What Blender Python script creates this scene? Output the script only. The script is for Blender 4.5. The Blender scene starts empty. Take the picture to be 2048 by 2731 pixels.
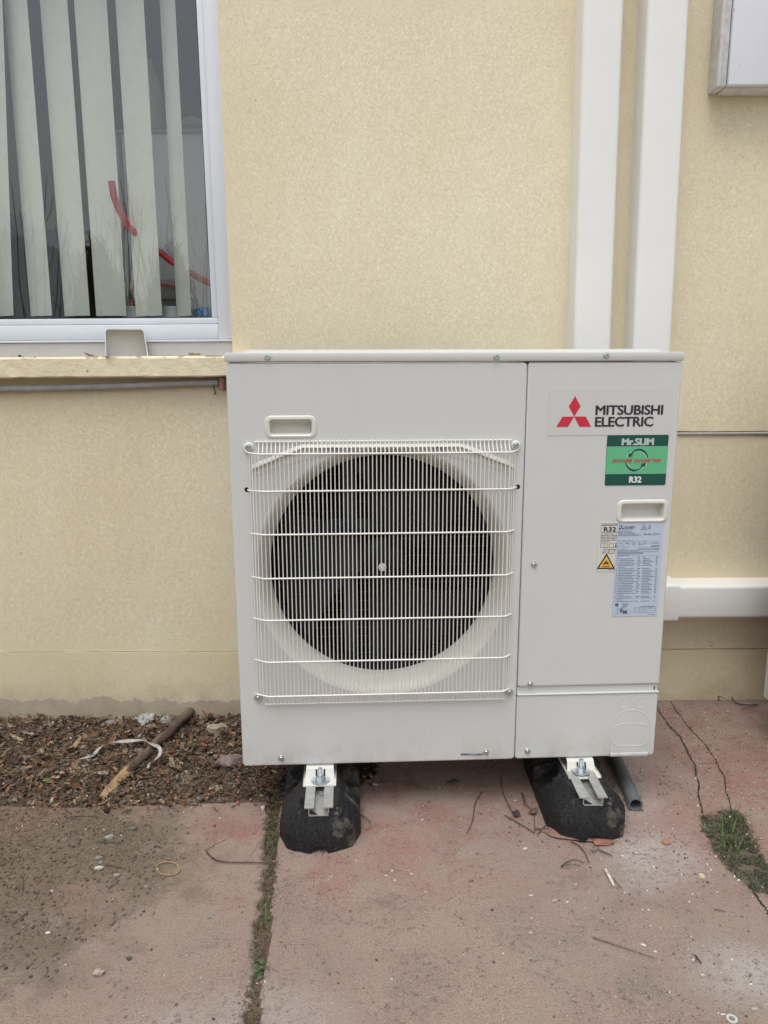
import bpy, bmesh, math, random
import numpy as np
from mathutils import Vector, Matrix
from mathutils.geometry import tessellate_polygon
random.seed(7); rng = np.random.default_rng(11)
PI = math.pi; R_ = math.radians
S = bpy.context.scene; COL = S.collection

# ------------------------------------------------------------------ camera
FPX = 2000.0; CH = 1.02
def cam_rows(yaw, pitch, roll):
    cy, sy, cp, sp = math.cos(yaw), math.sin(yaw), math.cos(pitch), math.sin(pitch)
    f = np.array([sy*cp, cy*cp, -sp]); r = np.array([cy, -sy, 0]); d = -np.cross(r, f)
    cr, sr = math.cos(roll), math.sin(roll)
    return np.array([cr*r+sr*d, -sr*r+cr*d, f])
CR = cam_rows(R_(-.286), R_(11.164), R_(.389))
cd = bpy.data.cameras.new('camera'); cam = bpy.data.objects.new('camera', cd); COL.objects.link(cam)
cd.sensor_fit = 'HORIZONTAL'; cd.sensor_width = 36; cd.lens = 36*FPX/2048
cd.clip_start = .02; cd.clip_end = 500
M = Matrix.Identity(4)
for i in range(3):
    M[i][0] = CR[0][i]; M[i][1] = -CR[1][i]; M[i][2] = -CR[2][i]
M[2][3] = CH
cam.matrix_world = M; S.camera = cam

# ------------------------------------------------------------------ sky + soft sun (overcast)
SUN_EL, SUN_AZ = 68.0, 200.0     # azimuth clockwise from +Y: the sun veiled, behind and left of the camera
W = bpy.data.worlds.new('World'); S.world = W; W.use_nodes = True
nt = W.node_tree; nt.nodes.clear()
wo = nt.nodes.new('ShaderNodeOutputWorld'); bg = nt.nodes.new('ShaderNodeBackground')
sky = nt.nodes.new('ShaderNodeTexSky'); sky.sky_type = 'NISHITA'; sky.sun_disc = False
sky.sun_elevation = R_(SUN_EL); sky.sun_rotation = R_(SUN_AZ)
sky.air_density = 1.6; sky.dust_density = 3.0
hs = nt.nodes.new('ShaderNodeHueSaturation'); hs.inputs['Saturation'].default_value = .38
nt.links.new(sky.outputs[0], hs.inputs['Color']); nt.links.new(hs.outputs[0], bg.inputs[0])
bg.inputs[1].default_value = .13; nt.links.new(bg.outputs[0], wo.inputs[0])
ld = bpy.data.lights.new('sun', 'SUN'); ld.energy = 1.1; ld.angle = R_(40); ld.color = (1, .98, .955)
lo = bpy.data.objects.new('sun', ld); COL.objects.link(lo)
az, el = R_(SUN_AZ), R_(SUN_EL)
sd = Vector((math.sin(az)*math.cos(el), math.cos(az)*math.cos(el), math.sin(el)))
lo.rotation_euler = sd.to_track_quat('Z', 'Y').to_euler()
vs = S.view_settings; vs.view_transform = 'Standard'; vs.look = 'None'; vs.gamma = 1; vs.exposure = 0.44
vs.use_curve_mapping = False
S.render.engine = 'CYCLES'; S.cycles.max_bounces = 8; S.cycles.transparent_max_bounces = 12

# ------------------------------------------------------------------ photo-pixel to plane helpers
def ray(px, py): return CR.T @ np.array([(px-1024)/FPX, (py-1365.5)/FPX, 1.0])
def G(px, py, z=0.0):
    d = ray(px, py); t = (z-CH)/d[2]; return Vector((d[0]*t, d[1]*t, z))
def WL(px, py, y=2.156):
    d = ray(px, py); t = y/d[1]; return Vector((d[0]*t, y, CH+d[2]*t))

# ------------------------------------------------------------------ object helpers
def link(name, me, parent=None, mat=None, label=None, cat=None, group=None, kind=None):
    o = bpy.data.objects.new(name, me); COL.objects.link(o)
    if parent is not None: o.parent = parent
    if mat is not None and me is not None: me.materials.append(mat)
    if label: o['label'] = label
    if cat: o['category'] = cat
    if group: o['group'] = group
    if kind: o['kind'] = kind
    return o
def empty(name, loc=(0, 0, 0), rot=(0, 0, 0), **k):
    o = link(name, None, **k); o.location = loc; o.rotation_euler = rot; o.empty_display_size = .05; return o
def smooth(me, ang=None):
    for p in me.polygons: p.use_smooth = True
    if ang is not None: me.set_sharp_from_angle(angle=R_(ang))
class MB:
    def __init__(s): s.v = []; s.f = []
    def add(s, v, f):
        n = len(s.v); s.v += [tuple(p) for p in v]; s.f += [tuple(i+n for i in q) for q in f]
    def box(s, a, b, bev=0):
        if bev:
            bm = bmesh.new(); bmesh.ops.create_cube(bm, size=1)
            for v in bm.verts: v.co = Vector([(a[i]+b[i])/2+v.co[i]*(b[i]-a[i]) for i in range(3)])
            bmesh.ops.bevel(bm, geom=bm.edges[:], offset=bev, segments=2, profile=.5, affect='EDGES')
            bm.verts.index_update(); s.add([v.co[:] for v in bm.verts], [[v.index for v in f.verts] for f in bm.faces]); bm.free(); return
        x0, y0, z0 = a; x1, y1, z1 = b
        s.add([(x0,y0,z0),(x1,y0,z0),(x1,y1,z0),(x0,y1,z0),(x0,y0,z1),(x1,y0,z1),(x1,y1,z1),(x0,y1,z1)],
              [(0,3,2,1),(4,5,6,7),(0,1,5,4),(1,2,6,5),(2,3,7,6),(3,0,4,7)])
    def tube(s, pts, r, n=8, cap=True):
        pts = [Vector(p) for p in pts]; rs = r if isinstance(r, (list, tuple)) else [r]*len(pts)
        up = None; base = len(s.v)
        for i, p in enumerate(pts):
            t = (pts[min(i+1, len(pts)-1)]-pts[max(i-1, 0)]).normalized()
            if up is None: up = t.orthogonal().normalized()
            up = (up-t*up.dot(t)).normalized(); b = t.cross(up)
            for k in range(n):
                a = 2*PI*k/n; s.v.append(tuple(p+(up*math.cos(a)+b*math.sin(a))*rs[i]))
        for i in range(len(pts)-1):
            for k in range(n):
                a = base+i*n+k; b2 = base+i*n+(k+1) % n; s.f.append((a, b2, b2+n, a+n))
        if cap:
            s.f.append(tuple(base+k for k in reversed(range(n)))); e = base+(len(pts)-1)*n; s.f.append(tuple(e+k for k in range(n)))
    def lathe(s, prof, n=24, origin=(0,0,0), axis='Z'):
        base = len(s.v); m = len(prof)
        for k in range(n):
            a = 2*PI*k/n
            for r, h in prof:
                p = (r*math.cos(a), r*math.sin(a), h)
                if axis == 'Y': p = (p[0], -p[2], p[1])
                s.v.append((p[0]+origin[0], p[1]+origin[1], p[2]+origin[2]))
        for k in range(n):
            for i in range(m-1):
                a = base+k*m+i; b = base+((k+1) % n)*m+i; s.f.append((a, b, b+1, a+1))
    def mesh(s, name='m'):
        me = bpy.data.meshes.new(name); me.from_pydata(s.v, [], s.f); me.update(); return me
    def build(s, name, mat, parent=None, sm=None, **k):
        me = s.mesh(name)
        if sm is not None: smooth(me, sm)
        return link(name, me, parent, mat, **k)
def fixn(o):
    bm = bmesh.new(); bm.from_mesh(o.data); bmesh.ops.recalc_face_normals(bm, faces=bm.faces[:]); bm.to_mesh(o.data); bm.free(); return o
def rrect(x0, z0, x1, z1, r, n=6):
    out = []
    for cx, cz, a0 in ((x1-r, z1-r, 0), (x0+r, z1-r, 90), (x0+r, z0+r, 180), (x1-r, z0+r, 270)):
        for i in range(n+1):
            a = R_(a0+90*i/n); out.append((cx+r*math.cos(a), cz+r*math.sin(a)))
    return out
def circ(cx, cz, r, n=64): return [(cx+r*math.cos(2*PI*i/n), cz+r*math.sin(2*PI*i/n)) for i in range(n)]
def inset_loop(loop, d):
    n = len(loop); out = []
    for i in range(n):
        p0, p1, p2 = Vector(loop[i-1]), Vector(loop[i]), Vector(loop[(i+1) % n])
        e1 = (p1-p0); e2 = (p2-p1)
        if e1.length < 1e-9: e1 = e2
        if e2.length < 1e-9: e2 = e1
        n1 = Vector((-e1.y, e1.x)).normalized(); n2 = Vector((-e2.y, e2.x)).normalized()
        nn = (n1+n2); nn = nn.normalized() if nn.length > 1e-6 else n1
        out.append(tuple(p1+nn*d/max(.4, nn.dot(n1))))
    return out
def plate(mb, loop, y0, y1, bev=0.0, holes=(), back=False, hole_depth=None):
    """sheet in the local XZ plane: front at y0 (towards -Y), rounded edge, sides running back to y1. loop is counter-clockwise"""
    rings = []
    if bev:
        for k in range(5):
            a = PI/2*k/4; rings.append((inset_loop(loop, bev*(1-math.sin(a))), y0+bev*(1-math.cos(a))))
    else: rings.append((loop, y0))
    rings.append((loop, y1))
    f0 = rings[0][0]
    allp = [[Vector((x, z, 0)) for x, z in f0]]+[[Vector((x, z, 0)) for x, z in h] for h in holes]
    tris = tessellate_polygon(allp); flat = [p for l in allp for p in l]
    out = []
    for t in tris:
        a, b, c = (flat[i] for i in t)
        cr = (b-a).cross(c-a).z
        out.append(t if cr > 0 else (t[0], t[2], t[1]))
    # seen from -Y with x right, z up: ccw in (x,z) gives normal -Y
    mb.add([(p.x, y0, p.y) for p in flat], out)
    n = len(loop)
    for (l0, ya), (l1, yb) in zip(rings[:-1], rings[1:]):
        v = [(x, ya, z) for x, z in l0]+[(x, yb, z) for x, z in l1]
        mb.add(v, [(i, i+n, (i+1) % n+n, (i+1) % n) for i in range(n)])
    if hole_depth:
        for h in holes:
            m = len(h); v = [(x, y0, z) for x, z in h]+[(x, y0+hole_depth, z) for x, z in h]
            mb.add(v, [(i, (i+1) % m, (i+1) % m+m, i+m) for i in range(m)])
    if back:
        mb.add([(x, y1, z) for x, z in loop], [tuple(reversed(range(n)))])

# ------------------------------------------------------------------ materials
def ramp(nt, fac, stops, interp='LINEAR'):
    r = nt.nodes.new('ShaderNodeValToRGB'); r.color_ramp.interpolation = interp
    while len(r.color_ramp.elements) < len(stops): r.color_ramp.elements.new(.5)
    for e, (p, c) in zip(r.color_ramp.elements, stops):
        e.position = p; e.color = (c, c, c, 1) if isinstance(c, (int, float)) else (*c, 1)
    nt.links.new(fac, r.inputs[0]); return r.outputs[0]
class Mt:
    def __init__(s, name, base=(.5,.5,.5), rough=.5, metal=0, spec=.5):
        s.m = bpy.data.materials.new(name); s.m.use_nodes = True; s.nt = s.m.node_tree; s.n = s.nt.nodes; s.l = s.nt.links
        s.b = s.n['Principled BSDF']; s.b.inputs['Base Color'].default_value = (*base, 1)
        s.b.inputs['Roughness'].default_value = rough; s.b.inputs['Metallic'].default_value = metal
        s.b.inputs['Specular IOR Level'].default_value = spec; s._tc = None
    @property
    def co(s):
        if s._tc is None: s._tc = s.n.new('ShaderNodeTexCoord').outputs['Object']
        return s._tc
    def mapped(s, scale):
        mp = s.n.new('ShaderNodeMapping'); mp.inputs['Scale'].default_value = scale; s.l.new(s.co, mp.inputs[0]); return mp.outputs[0]
    def noise(s, scale, detail=4, rough=.5, dist=0, vec=None):
        t = s.n.new('ShaderNodeTexNoise'); t.inputs['Scale'].default_value = scale; t.inputs['Detail'].default_value = detail
        t.inputs['Roughness'].default_value = rough; t.inputs['Distortion'].default_value = dist
        s.l.new(vec if vec is not None else s.co, t.inputs['Vector']); return t.outputs['Fac']
    def vor(s, scale, feature='F1', vec=None, out='Distance'):
        t = s.n.new('ShaderNodeTexVoronoi'); t.inputs['Scale'].default_value = scale; t.feature = feature
        s.l.new(vec if vec is not None else s.co, t.inputs['Vector']); return t.outputs[out]
    def math(s, op, a, b=None, clamp=False):
        t = s.n.new('ShaderNodeMath'); t.operation = op; t.use_clamp = clamp
        for i, v in enumerate((a, b)):
            if v is None: continue
            if isinstance(v, (int, float)): t.inputs[i].default_value = v
            else: s.l.new(v, t.inputs[i])
        return t.outputs[0]
    def mix(s, fac, a, b, mode='MIX'):
        t = s.n.new('ShaderNodeMix'); t.data_type = 'RGBA'; t.blend_type = mode
        for i, v in ((0, fac), (6, a), (7, b)):
            if isinstance(v, (int, float)): t.inputs[i].default_value = v
            elif isinstance(v, tuple): t.inputs[i].default_value = (*v, 1)
            else: s.l.new(v, t.inputs[i])
        return t.outputs[2]
    def attr(s, name, out='Fac'):
        t = s.n.new('ShaderNodeAttribute'); t.attribute_name = name; return t.outputs[out]
    def ramp(s, fac, *stops): return ramp(s.nt, fac, stops)
    def color(s, c): s.l.new(c, s.b.inputs['Base Color']); return s
    def rough(s, c): s.l.new(c, s.b.inputs['Roughness']); return s
    def bump(s, h, strength=.3, dist=.002):
        t = s.n.new('ShaderNodeBump'); t.inputs['Strength'].default_value = strength; t.inputs['Distance'].default_value = dist
        s.l.new(h, t.inputs['Height']); s.l.new(t.outputs[0], s.b.inputs['Normal']); return s
def sep_z(m):
    t = m.n.new('ShaderNodeSeparateXYZ'); m.l.new(m.co, t.inputs[0]); return t.outputs
def stucco(name, c1, c2, bump=.50, base_band=False, sc=120):
    m = Mt(name, c1, .9, spec=.2)
    big = m.noise(2.3, 5, .6); mid = m.noise(14, 4, .6)
    worm = m.noise(sc, 3, .55, 1.6); rid = m.math('ABSOLUTE', m.math('SUBTRACT', worm, .5))
    groove = m.ramp(rid, (0, 0), (.016, .55), (.045, 1)); fine = m.noise(420, 3, .6)
    c = m.mix(m.ramp(big, (.3, 0), (.7, 1)), c1, c2)
    c = m.mix(m.ramp(mid, (.35, .0), (.75, .3)), c, tuple(x*.9 for x in c1))
    c = m.mix(m.ramp(groove, (0, .20), (1, 0)), c, tuple(x*.62 for x in c1))  # shade in the stucco grooves put into the colour, besides the bump
    st = m.noise(1.1, 6, .62, .0, m.mapped((1, 1, .45))); c = m.mix(m.ramp(st, (.48, 0), (.68, .6)), c, (c1[0]*.87, c1[1]*.84, c1[2]*.80))
    st2 = m.noise(26, 5, .75); c = m.mix(m.math('MULTIPLY', m.ramp(st2, (.60, 0), (.70, .35)), m.ramp(st, (.45, 0), (.6, 1))), c, (c1[0]*.72, c1[1]*.66, c1[2]*.58))
    sp = m.vor(7.0); sn = m.noise(55, 3, .6)
    c = m.mix(m.ramp(m.math('ADD', sp, m.math('MULTIPLY', sn, .06)), (.05, .55), (.062, 0)), c, (.16, .12, .08))
    if base_band:
        xyz = sep_z(m); wob = m.noise(9, 6, .65)
        zz = m.math('ADD', xyz[2], m.math('ADD', m.math('MULTIPLY', m.math('SUBTRACT', wob, .5), .10), m.math('MULTIPLY', m.math('SUBTRACT', m.noise(38, 4, .7), .5), .035)))
        xr = m.ramp(m.math('MULTIPLY', m.math('ADD', xyz[0], 1.0), .5), (.5, 1), (.6, 0))
        low = m.ramp(m.math('ADD', m.math('MULTIPLY', zz, 10), .5), (.60, 1), (.63, 0))
        grey = m.mix(m.noise(60, 4, .7), (.44, .39, .30), (.62, .55, .43))
        c = m.mix(m.math('MULTIPLY', low, xr), c, grey)
        dirt = m.ramp(m.math('ADD', m.math('MULTIPLY', zz, 4), .5), (.45, .55), (.85, 0))
        c = m.mix(m.math('MULTIPLY', dirt, m.ramp(mid, (.3, .2), (.7, 1))), c, (.32, .25, .17))
    m.color(c)
    h = m.math('ADD', m.math('MULTIPLY', groove, .7), m.math('ADD', m.math('MULTIPLY', worm, .35), m.math('MULTIPLY', fine, .45)))
    m.bump(h, bump, .0022); return m.m
def painted(name, c, rough=.4, dirt=.25, speck=True, bump=.05, low=False):
    m = Mt(name, c, rough)
    n1 = m.noise(5, 5, .6); n2 = m.noise(48, 4, .7)
    col = m.mix(m.math('MULTIPLY', m.ramp(n1, (.35, 0), (.75, 1)), dirt), c, tuple(x*.86 for x in c))
    if speck:
        v = m.vor(120); s2 = m.noise(8, 3, .6)
        f = m.math('MULTIPLY', m.ramp(v, (.0, 1), (.11, 1), (.15, 0)), m.ramp(s2, (.56, 0), (.66, .5)))
        col = m.mix(f, col, (.25, .22, .18))
        if low:
            xyz = sep_z(m); h = m.ramp(xyz[2], (.0, 1), (.16, 0)); v2 = m.vor(210); w2 = m.noise(16, 4, .7)
            col = m.mix(m.math('MULTIPLY', h, m.math('MULTIPLY', m.ramp(v2, (.14, 1), (.19, 0)), m.ramp(w2, (.48, 0), (.58, .8)))), col, (.24, .20, .16))
            col = m.mix(m.math('MULTIPLY', m.ramp(xyz[2], (.0, .45), (.07, 0)), m.ramp(w2, (.40, 0), (.62, 1))), col, (.42, .38, .32))
    m.color(col); m.rough(m.ramp(n2, (.3, rough-.05), (.7, rough+.1))); m.bump(m.noise(700, 2, .5), bump, .0006); return m.m
WALLC = (.82, .725, .515)
m_wall = stucco('cream_stucco', WALLC, (.86, .785, .60))
m_plinth = stucco('plinth_stucco', (.79, .69, .48), (.82, .73, .53), .45, True)
m_ledge = stucco('white_edge_stucco', (.62, .58, .48), (.70, .66, .56))
m_unit = painted('ivory_metal', (.60, .61, .595), .38, low=True)
m_unitp = painted('ivory_plastic', (.66, .655, .60), .35, .15, False)
m_lid = painted('ivory_lid_metal', (.58, .585, .565), .36)
m_wire = painted('white_coated_wire', (.78, .77, .72), .35, .1, False)
m_trunk = painted('cream_plastic_trunking', (.82, .815, .785), .4, .3, False)
m_alu = painted('brushed_aluminium', (.70, .74, .79), .38, .35, False); m_alu2 = painted('weathered_aluminium', (.47, .48, .48), .55, .7, True)
m_dark = Mt('black_cavity_plastic', (.008, .009, .011), .6, spec=.3).m
m_fan = Mt('dark_fan_plastic', (.008, .009, .012), .55, spec=.25).m
m_zinc = Mt('zinc_plated_steel', (.62, .68, .70), .28, 1).m
m_zinc_d = Mt('dark_recess_steel', (.2, .21, .22), .4, .8).m
def chan():
    m = Mt('dull_aluminium_strip', (.60, .60, .57), .38, .85); n = m.noise(60, 4, .7)
    m.color(m.mix(n, (.42, .42, .40), (.78, .78, .75))); m.rough(m.ramp(n, (.3, .3), (.7, .6))); return m.m
m_chan = chan()
def rubber():
    m = Mt('black_recycled_rubber', (.02, .02, .02), .6, spec=.35)
    n = m.noise(9, 5, .65); sp = m.vor(420); g = m.noise(130, 4, .7)
    c = m.mix(m.ramp(g, (.45, 0), (.8, 1)), (.007, .007, .009), (.028, .028, .030))
    c = m.mix(m.ramp(sp, (.0, .9), (.18, .6), (.22, 0)), c, (.17, .17, .17))
    xyz = sep_z(m); lowm = m.ramp(xyz[2], (0, .35), (.09, 0))
    c = m.mix(m.math('MULTIPLY', m.ramp(m.math('ADD', n, m.math('MULTIPLY', lowm, .3)), (.60, 0), (.72, 1)), .7), c, (.20, .175, .14)); nb = m.noise(26, 5, .7); c = m.mix(m.math('MULTIPLY', m.ramp(nb, (.60, 0), (.66, .75)), m.ramp(n, (.45, .1), (.6, 1))), c, (.24, .215, .175)); m.color(c)
    m.bump(m.math('ADD', g, m.math('MULTIPLY', m.noise(600, 2, .5), .5)), .5, .0015); return m.m
m_rubber = rubber()
def concrete():
    m = Mt('worn_red_concrete', (.3, .2, .17), .9, spec=.2)
    n0 = m.noise(1.3, 4, .55); n1 = m.noise(3.4, 7, .7, .4); n2 = m.noise(15, 7, .72, .3); n3 = m.noise(75, 5, .75); n4 = m.noise(300, 3, .75); n5 = m.noise(7.5, 7, .72, .6)
    c = m.mix(m.ramp(n1, (.38, 0), (.62, 1)), (.38, .295, .24), (.365, .255, .215))
    c = m.mix(m.ramp(n5, (.50, 0), (.64, .65)), c, (.245, .215, .175))
    c = m.mix(m.ramp(n2, (.52, 0), (.66, .5)), c, (.40, .345, .285))
    red = m.math('MULTIPLY', m.attr('red'), m.ramp(m.math('ADD', m.math('MULTIPLY', n2, .55), m.math('MULTIPLY', n5, .55)), (.48, 0), (.64, 1)))
    c = m.mix(m.math('MULTIPLY', red, .75), c, (.37, .15, .135))
    gr = m.math('MULTIPLY', m.attr('grey'), m.ramp(m.math('ADD', m.math('MULTIPLY', n2, .6), m.math('MULTIPLY', n3, .45)), (.38, .1), (.60, 1)))
    c = m.mix(gr, c, (.56, .545, .52))
    c = m.mix(m.math('MULTIPLY', m.ramp(n3, (.36, 1), (.47, 0)), m.ramp(m.math('ADD', m.math('MULTIPLY', n5, .7), m.math('MULTIPLY', n2, .3)), (.44, .12), (.56, .9))), c, (.15, .115, .09))
    c = m.mix(m.ramp(n4, (.55, 0), (.68, .6)), c, (.56, .49, .42))
    c = m.mix(m.ramp(n4, (.33, .75), (.44, 0)), c, (.15, .115, .09))
    soil = m.math('ADD', m.attr('soil'), m.math('ADD', m.math('MULTIPLY', m.math('SUBTRACT', n2, .5), 1.3), m.math('MULTIPLY', m.math('SUBTRACT', n3, .5), 1.2)))
    sc = m.mix(m.ramp(n4, (.35, 0), (.7, 1)), (.125, .090, .060), (.215, .163, .115))
    c = m.mix(m.ramp(soil, (.28, 0), (.52, .5), (.85, .95)), c, sc)
    v = m.vor(150); w = m.noise(22, 4, .7)
    c = m.mix(m.math('MULTIPLY', m.ramp(v, (.12, 1), (.17, 0)), m.ramp(w, (.50, 0), (.56, .75))), c, (.085, .068, .055))
    v2 = m.vor(95); w2 = m.noise(9, 4, .7)
    c = m.mix(m.math('MULTIPLY', m.ramp(v2, (.07, 1), (.10, 0)), m.ramp(w2, (.50, 0), (.56, .8))), c, (.60, .56, .50))
    c = m.mix(m.ramp(n0, (.42, .28), (.6, 0)), c, (.26, .225, .185)); c = m.mix(m.math('MULTIPLY', m.ramp(m.noise(2.1, 6, .7, .5), (.52, 0), (.62, .35)), m.attr('red')), c, (.37, .19, .165))
    m.color(c)
    h = m.math('ADD', m.math('MULTIPLY', n3, 1.2), m.math('ADD', m.math('MULTIPLY', n4, .7), m.math('MULTIPLY', n2, .9)))
    m.bump(h, 1.0, .0035); return m.m
m_conc = concrete()
def soilm():
    m = Mt('dry_brown_soil', (.12, .09, .065), .95, spec=.15)
    a = m.noise(40, 6, .75); b = m.noise(230, 4, .75); d = m.noise(6, 5, .6)
    c = m.mix(m.ramp(a, (.3, 0), (.7, 1)), (.115, .085, .058), (.20, .155, .11))
    c = m.mix(m.ramp(b, (.5, 0), (.75, .6)), c, (.26, .22, .17)); c = m.mix(m.ramp(d, (.55, 0), (.75, .4)), c, (.15, .09, .06))
    m.color(c); m.bump(m.math('ADD', a, b), 1.0, .004); return m.m
m_soil = soilm()
def vcol(name, rough=.85, bump=.4, sc=300, spec=.25, dk=.45):
    m = Mt(name, (.5,.5,.5), rough, spec=spec); n = m.noise(sc, 3, .7)
    c = m.mix(m.ramp(n, (.3, .0), (.75, dk)), m.attr('Col', 'Color'), (.02, .015, .01)); m.color(c); m.bump(n, bump, .0012); return m.m
m_litter = vcol('dry_leaf_litter'); m_crumb = vcol('soil_crumb', sc=500, dk=.12); m_leafg = vcol('green_blade', .6, .1, 200)
def mottled(name, c1, c2, sc=60, rough=.9, bump=.6, dist=.002, metal=0):
    m = Mt(name, c1, rough, metal, .3); a = m.noise(sc, 5, .7); b = m.noise(sc*5, 3, .7)
    c = m.mix(m.ramp(a, (.35, 0), (.65, 1)), c1, c2); c = m.mix(m.ramp(b, (.55, 0), (.75, .3)), c, tuple(x*.6 for x in c1)); m.color(c)
    m.bump(m.math('ADD', a, m.math('MULTIPLY', b, .5)), bump, dist); return m.m
flatmats = {}
def flat(name, c, rough=.5, **k):
    if name not in flatmats: flatmats[name] = Mt(name, c, rough, **k).m
    return flatmats[name]

# ------------------------------------------------------------------ numpy noise
_P = rng.random((512, 512)).astype(np.float32)
def vnoise(x, y):
    xi = np.floor(x).astype(int); yi = np.floor(y).astype(int); fx = x-xi; fy = y-yi
    fx = fx*fx*(3-2*fx); fy = fy*fy*(3-2*fy)
    a = _P[xi & 511, yi & 511]; b = _P[(xi+1) & 511, yi & 511]; c = _P[xi & 511, (yi+1) & 511]; d = _P[(xi+1) & 511, (yi+1) & 511]
    return (a*(1-fx)+b*fx)*(1-fy)+(c*(1-fx)+d*fx)*fy
def fbm(x, y, sc, o=5, rough=.5):
    s = 0; a = 1; t = 0; f = sc
    for i in range(o):
        s = s+a*vnoise(x*f+i*37.3, y*f+i*91.7); t += a; a *= rough; f *= 2
    return s/t
def pdist(x, y, pl):
    d = np.full(x.shape, 9.0)
    for (ax, ay), (bx, by) in zip(pl[:-1], pl[1:]):
        vx, vy = bx-ax, by-ay; L = vx*vx+vy*vy+1e-12
        t = np.clip(((x-ax)*vx+(y-ay)*vy)/L, 0, 1); d = np.minimum(d, np.hypot(x-ax-t*vx, y-ay-t*vy))
    return d
def inpoly(x, y, pg):
    c = np.zeros(x.shape, bool); n = len(pg)
    for i in range(n):
        x1, y1 = pg[i]; x2, y2 = pg[(i+1) % n]
        if y1 == y2: continue
        c ^= ((y1 > y) != (y2 > y)) & (x < (x2-x1)*(y-y1)/(y2-y1)+x1)
    return c
def sdpoly(x, y, pg): # >0 inside
    d = pdist(x, y, list(pg)+[pg[0]]); return np.where(inpoly(x, y, pg), d, -d)
def sstep(v, a, b):
    t = np.clip((v-a)/(b-a), 0, 1); return t*t*(3-2*t)
def gp(pts, z=0): return [tuple(G(*p, z)[:2]) for p in pts]
def crop(ox, oy, s, pts): return [(ox+s*x, oy+s*y) for x, y in pts]
YW = 2.156   # wall face
BED_BACK = [(-6, 1.40), (-1.3, 1.575), (-.684, 1.6006), (-.289, 1.621), (-.255, 1.60), (-.10, 1.66), (-.035, 1.74), (-.02, 1.85), (-.06, 2.0), (-.10, 2.3)]
BED = [(-6, 2.3)]+BED_BACK
JL = [(-.296, 1.66), (-.2589, 1.3114), (-.2365, 1.0034), (-.17, 0), (-.02, -2.5)]
JR = [(-.262, 1.66), (-.2359, 1.4102), (-.2192, 1.1882), (-.2074, 1.0033), (-.14, 0), (.01, -2.5)]
C1 = gp(crop(1360, 1750, .4147, [(930, 310), (950, 340), (990, 400), (1035, 462), (1090, 510), (1130, 590), (1160, 650), (1195, 705), (1195, 760), (1215, 820), (1210, 880), (1225, 950), (1240, 1010)]))
C2 = gp(crop(1360, 1750, .4147, [(1035, 290), (1065, 345), (1100, 390), (1160, 470), (1210, 520), (1250, 560), (1290, 620), (1320, 660), (1345, 720), (1380, 780), (1385, 850), (1410, 930), (1430, 1010)]))
CX = [gp(crop(1360, 1750, .4147, [(990, 398), (1095, 398)])), gp(crop(1360, 1750, .4147, [(1195, 692), (1325, 688)]))]
CE = gp([(2000, 2365), (2020, 2395), (2048, 2432)])+[(.66, 1.1), (.62, .7), (.60, -1)]
PATCH = gp(crop(1360, 1750, .4147, [(1248, 1030), (1330, 1035), (1430, 1005), (1520, 1075), (1570, 1200), (1620, 1320), (1664, 1390)]))+[(.85, 1.27), (.80, 1.20)]+gp([(2048, 2380), (2012, 2373), (1957, 2330), (1911, 2272), (1888, 2215), (1878, 2195)])
SOILL = gp([(-500, 2110), (0, 2120), (200, 2146), (300, 2156), (352, 2190), (392, 2235), (402, 2290), (385, 2350), (300, 2352), (205, 2380), (160, 2440), (130, 2500), (60, 2540), (-200, 2560)])
def bed_height(x, y):
    return -.022-.03*sstep(y, 1.75, 2.15)+.018*(fbm(x, y, 9, 4)-.5)
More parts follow.
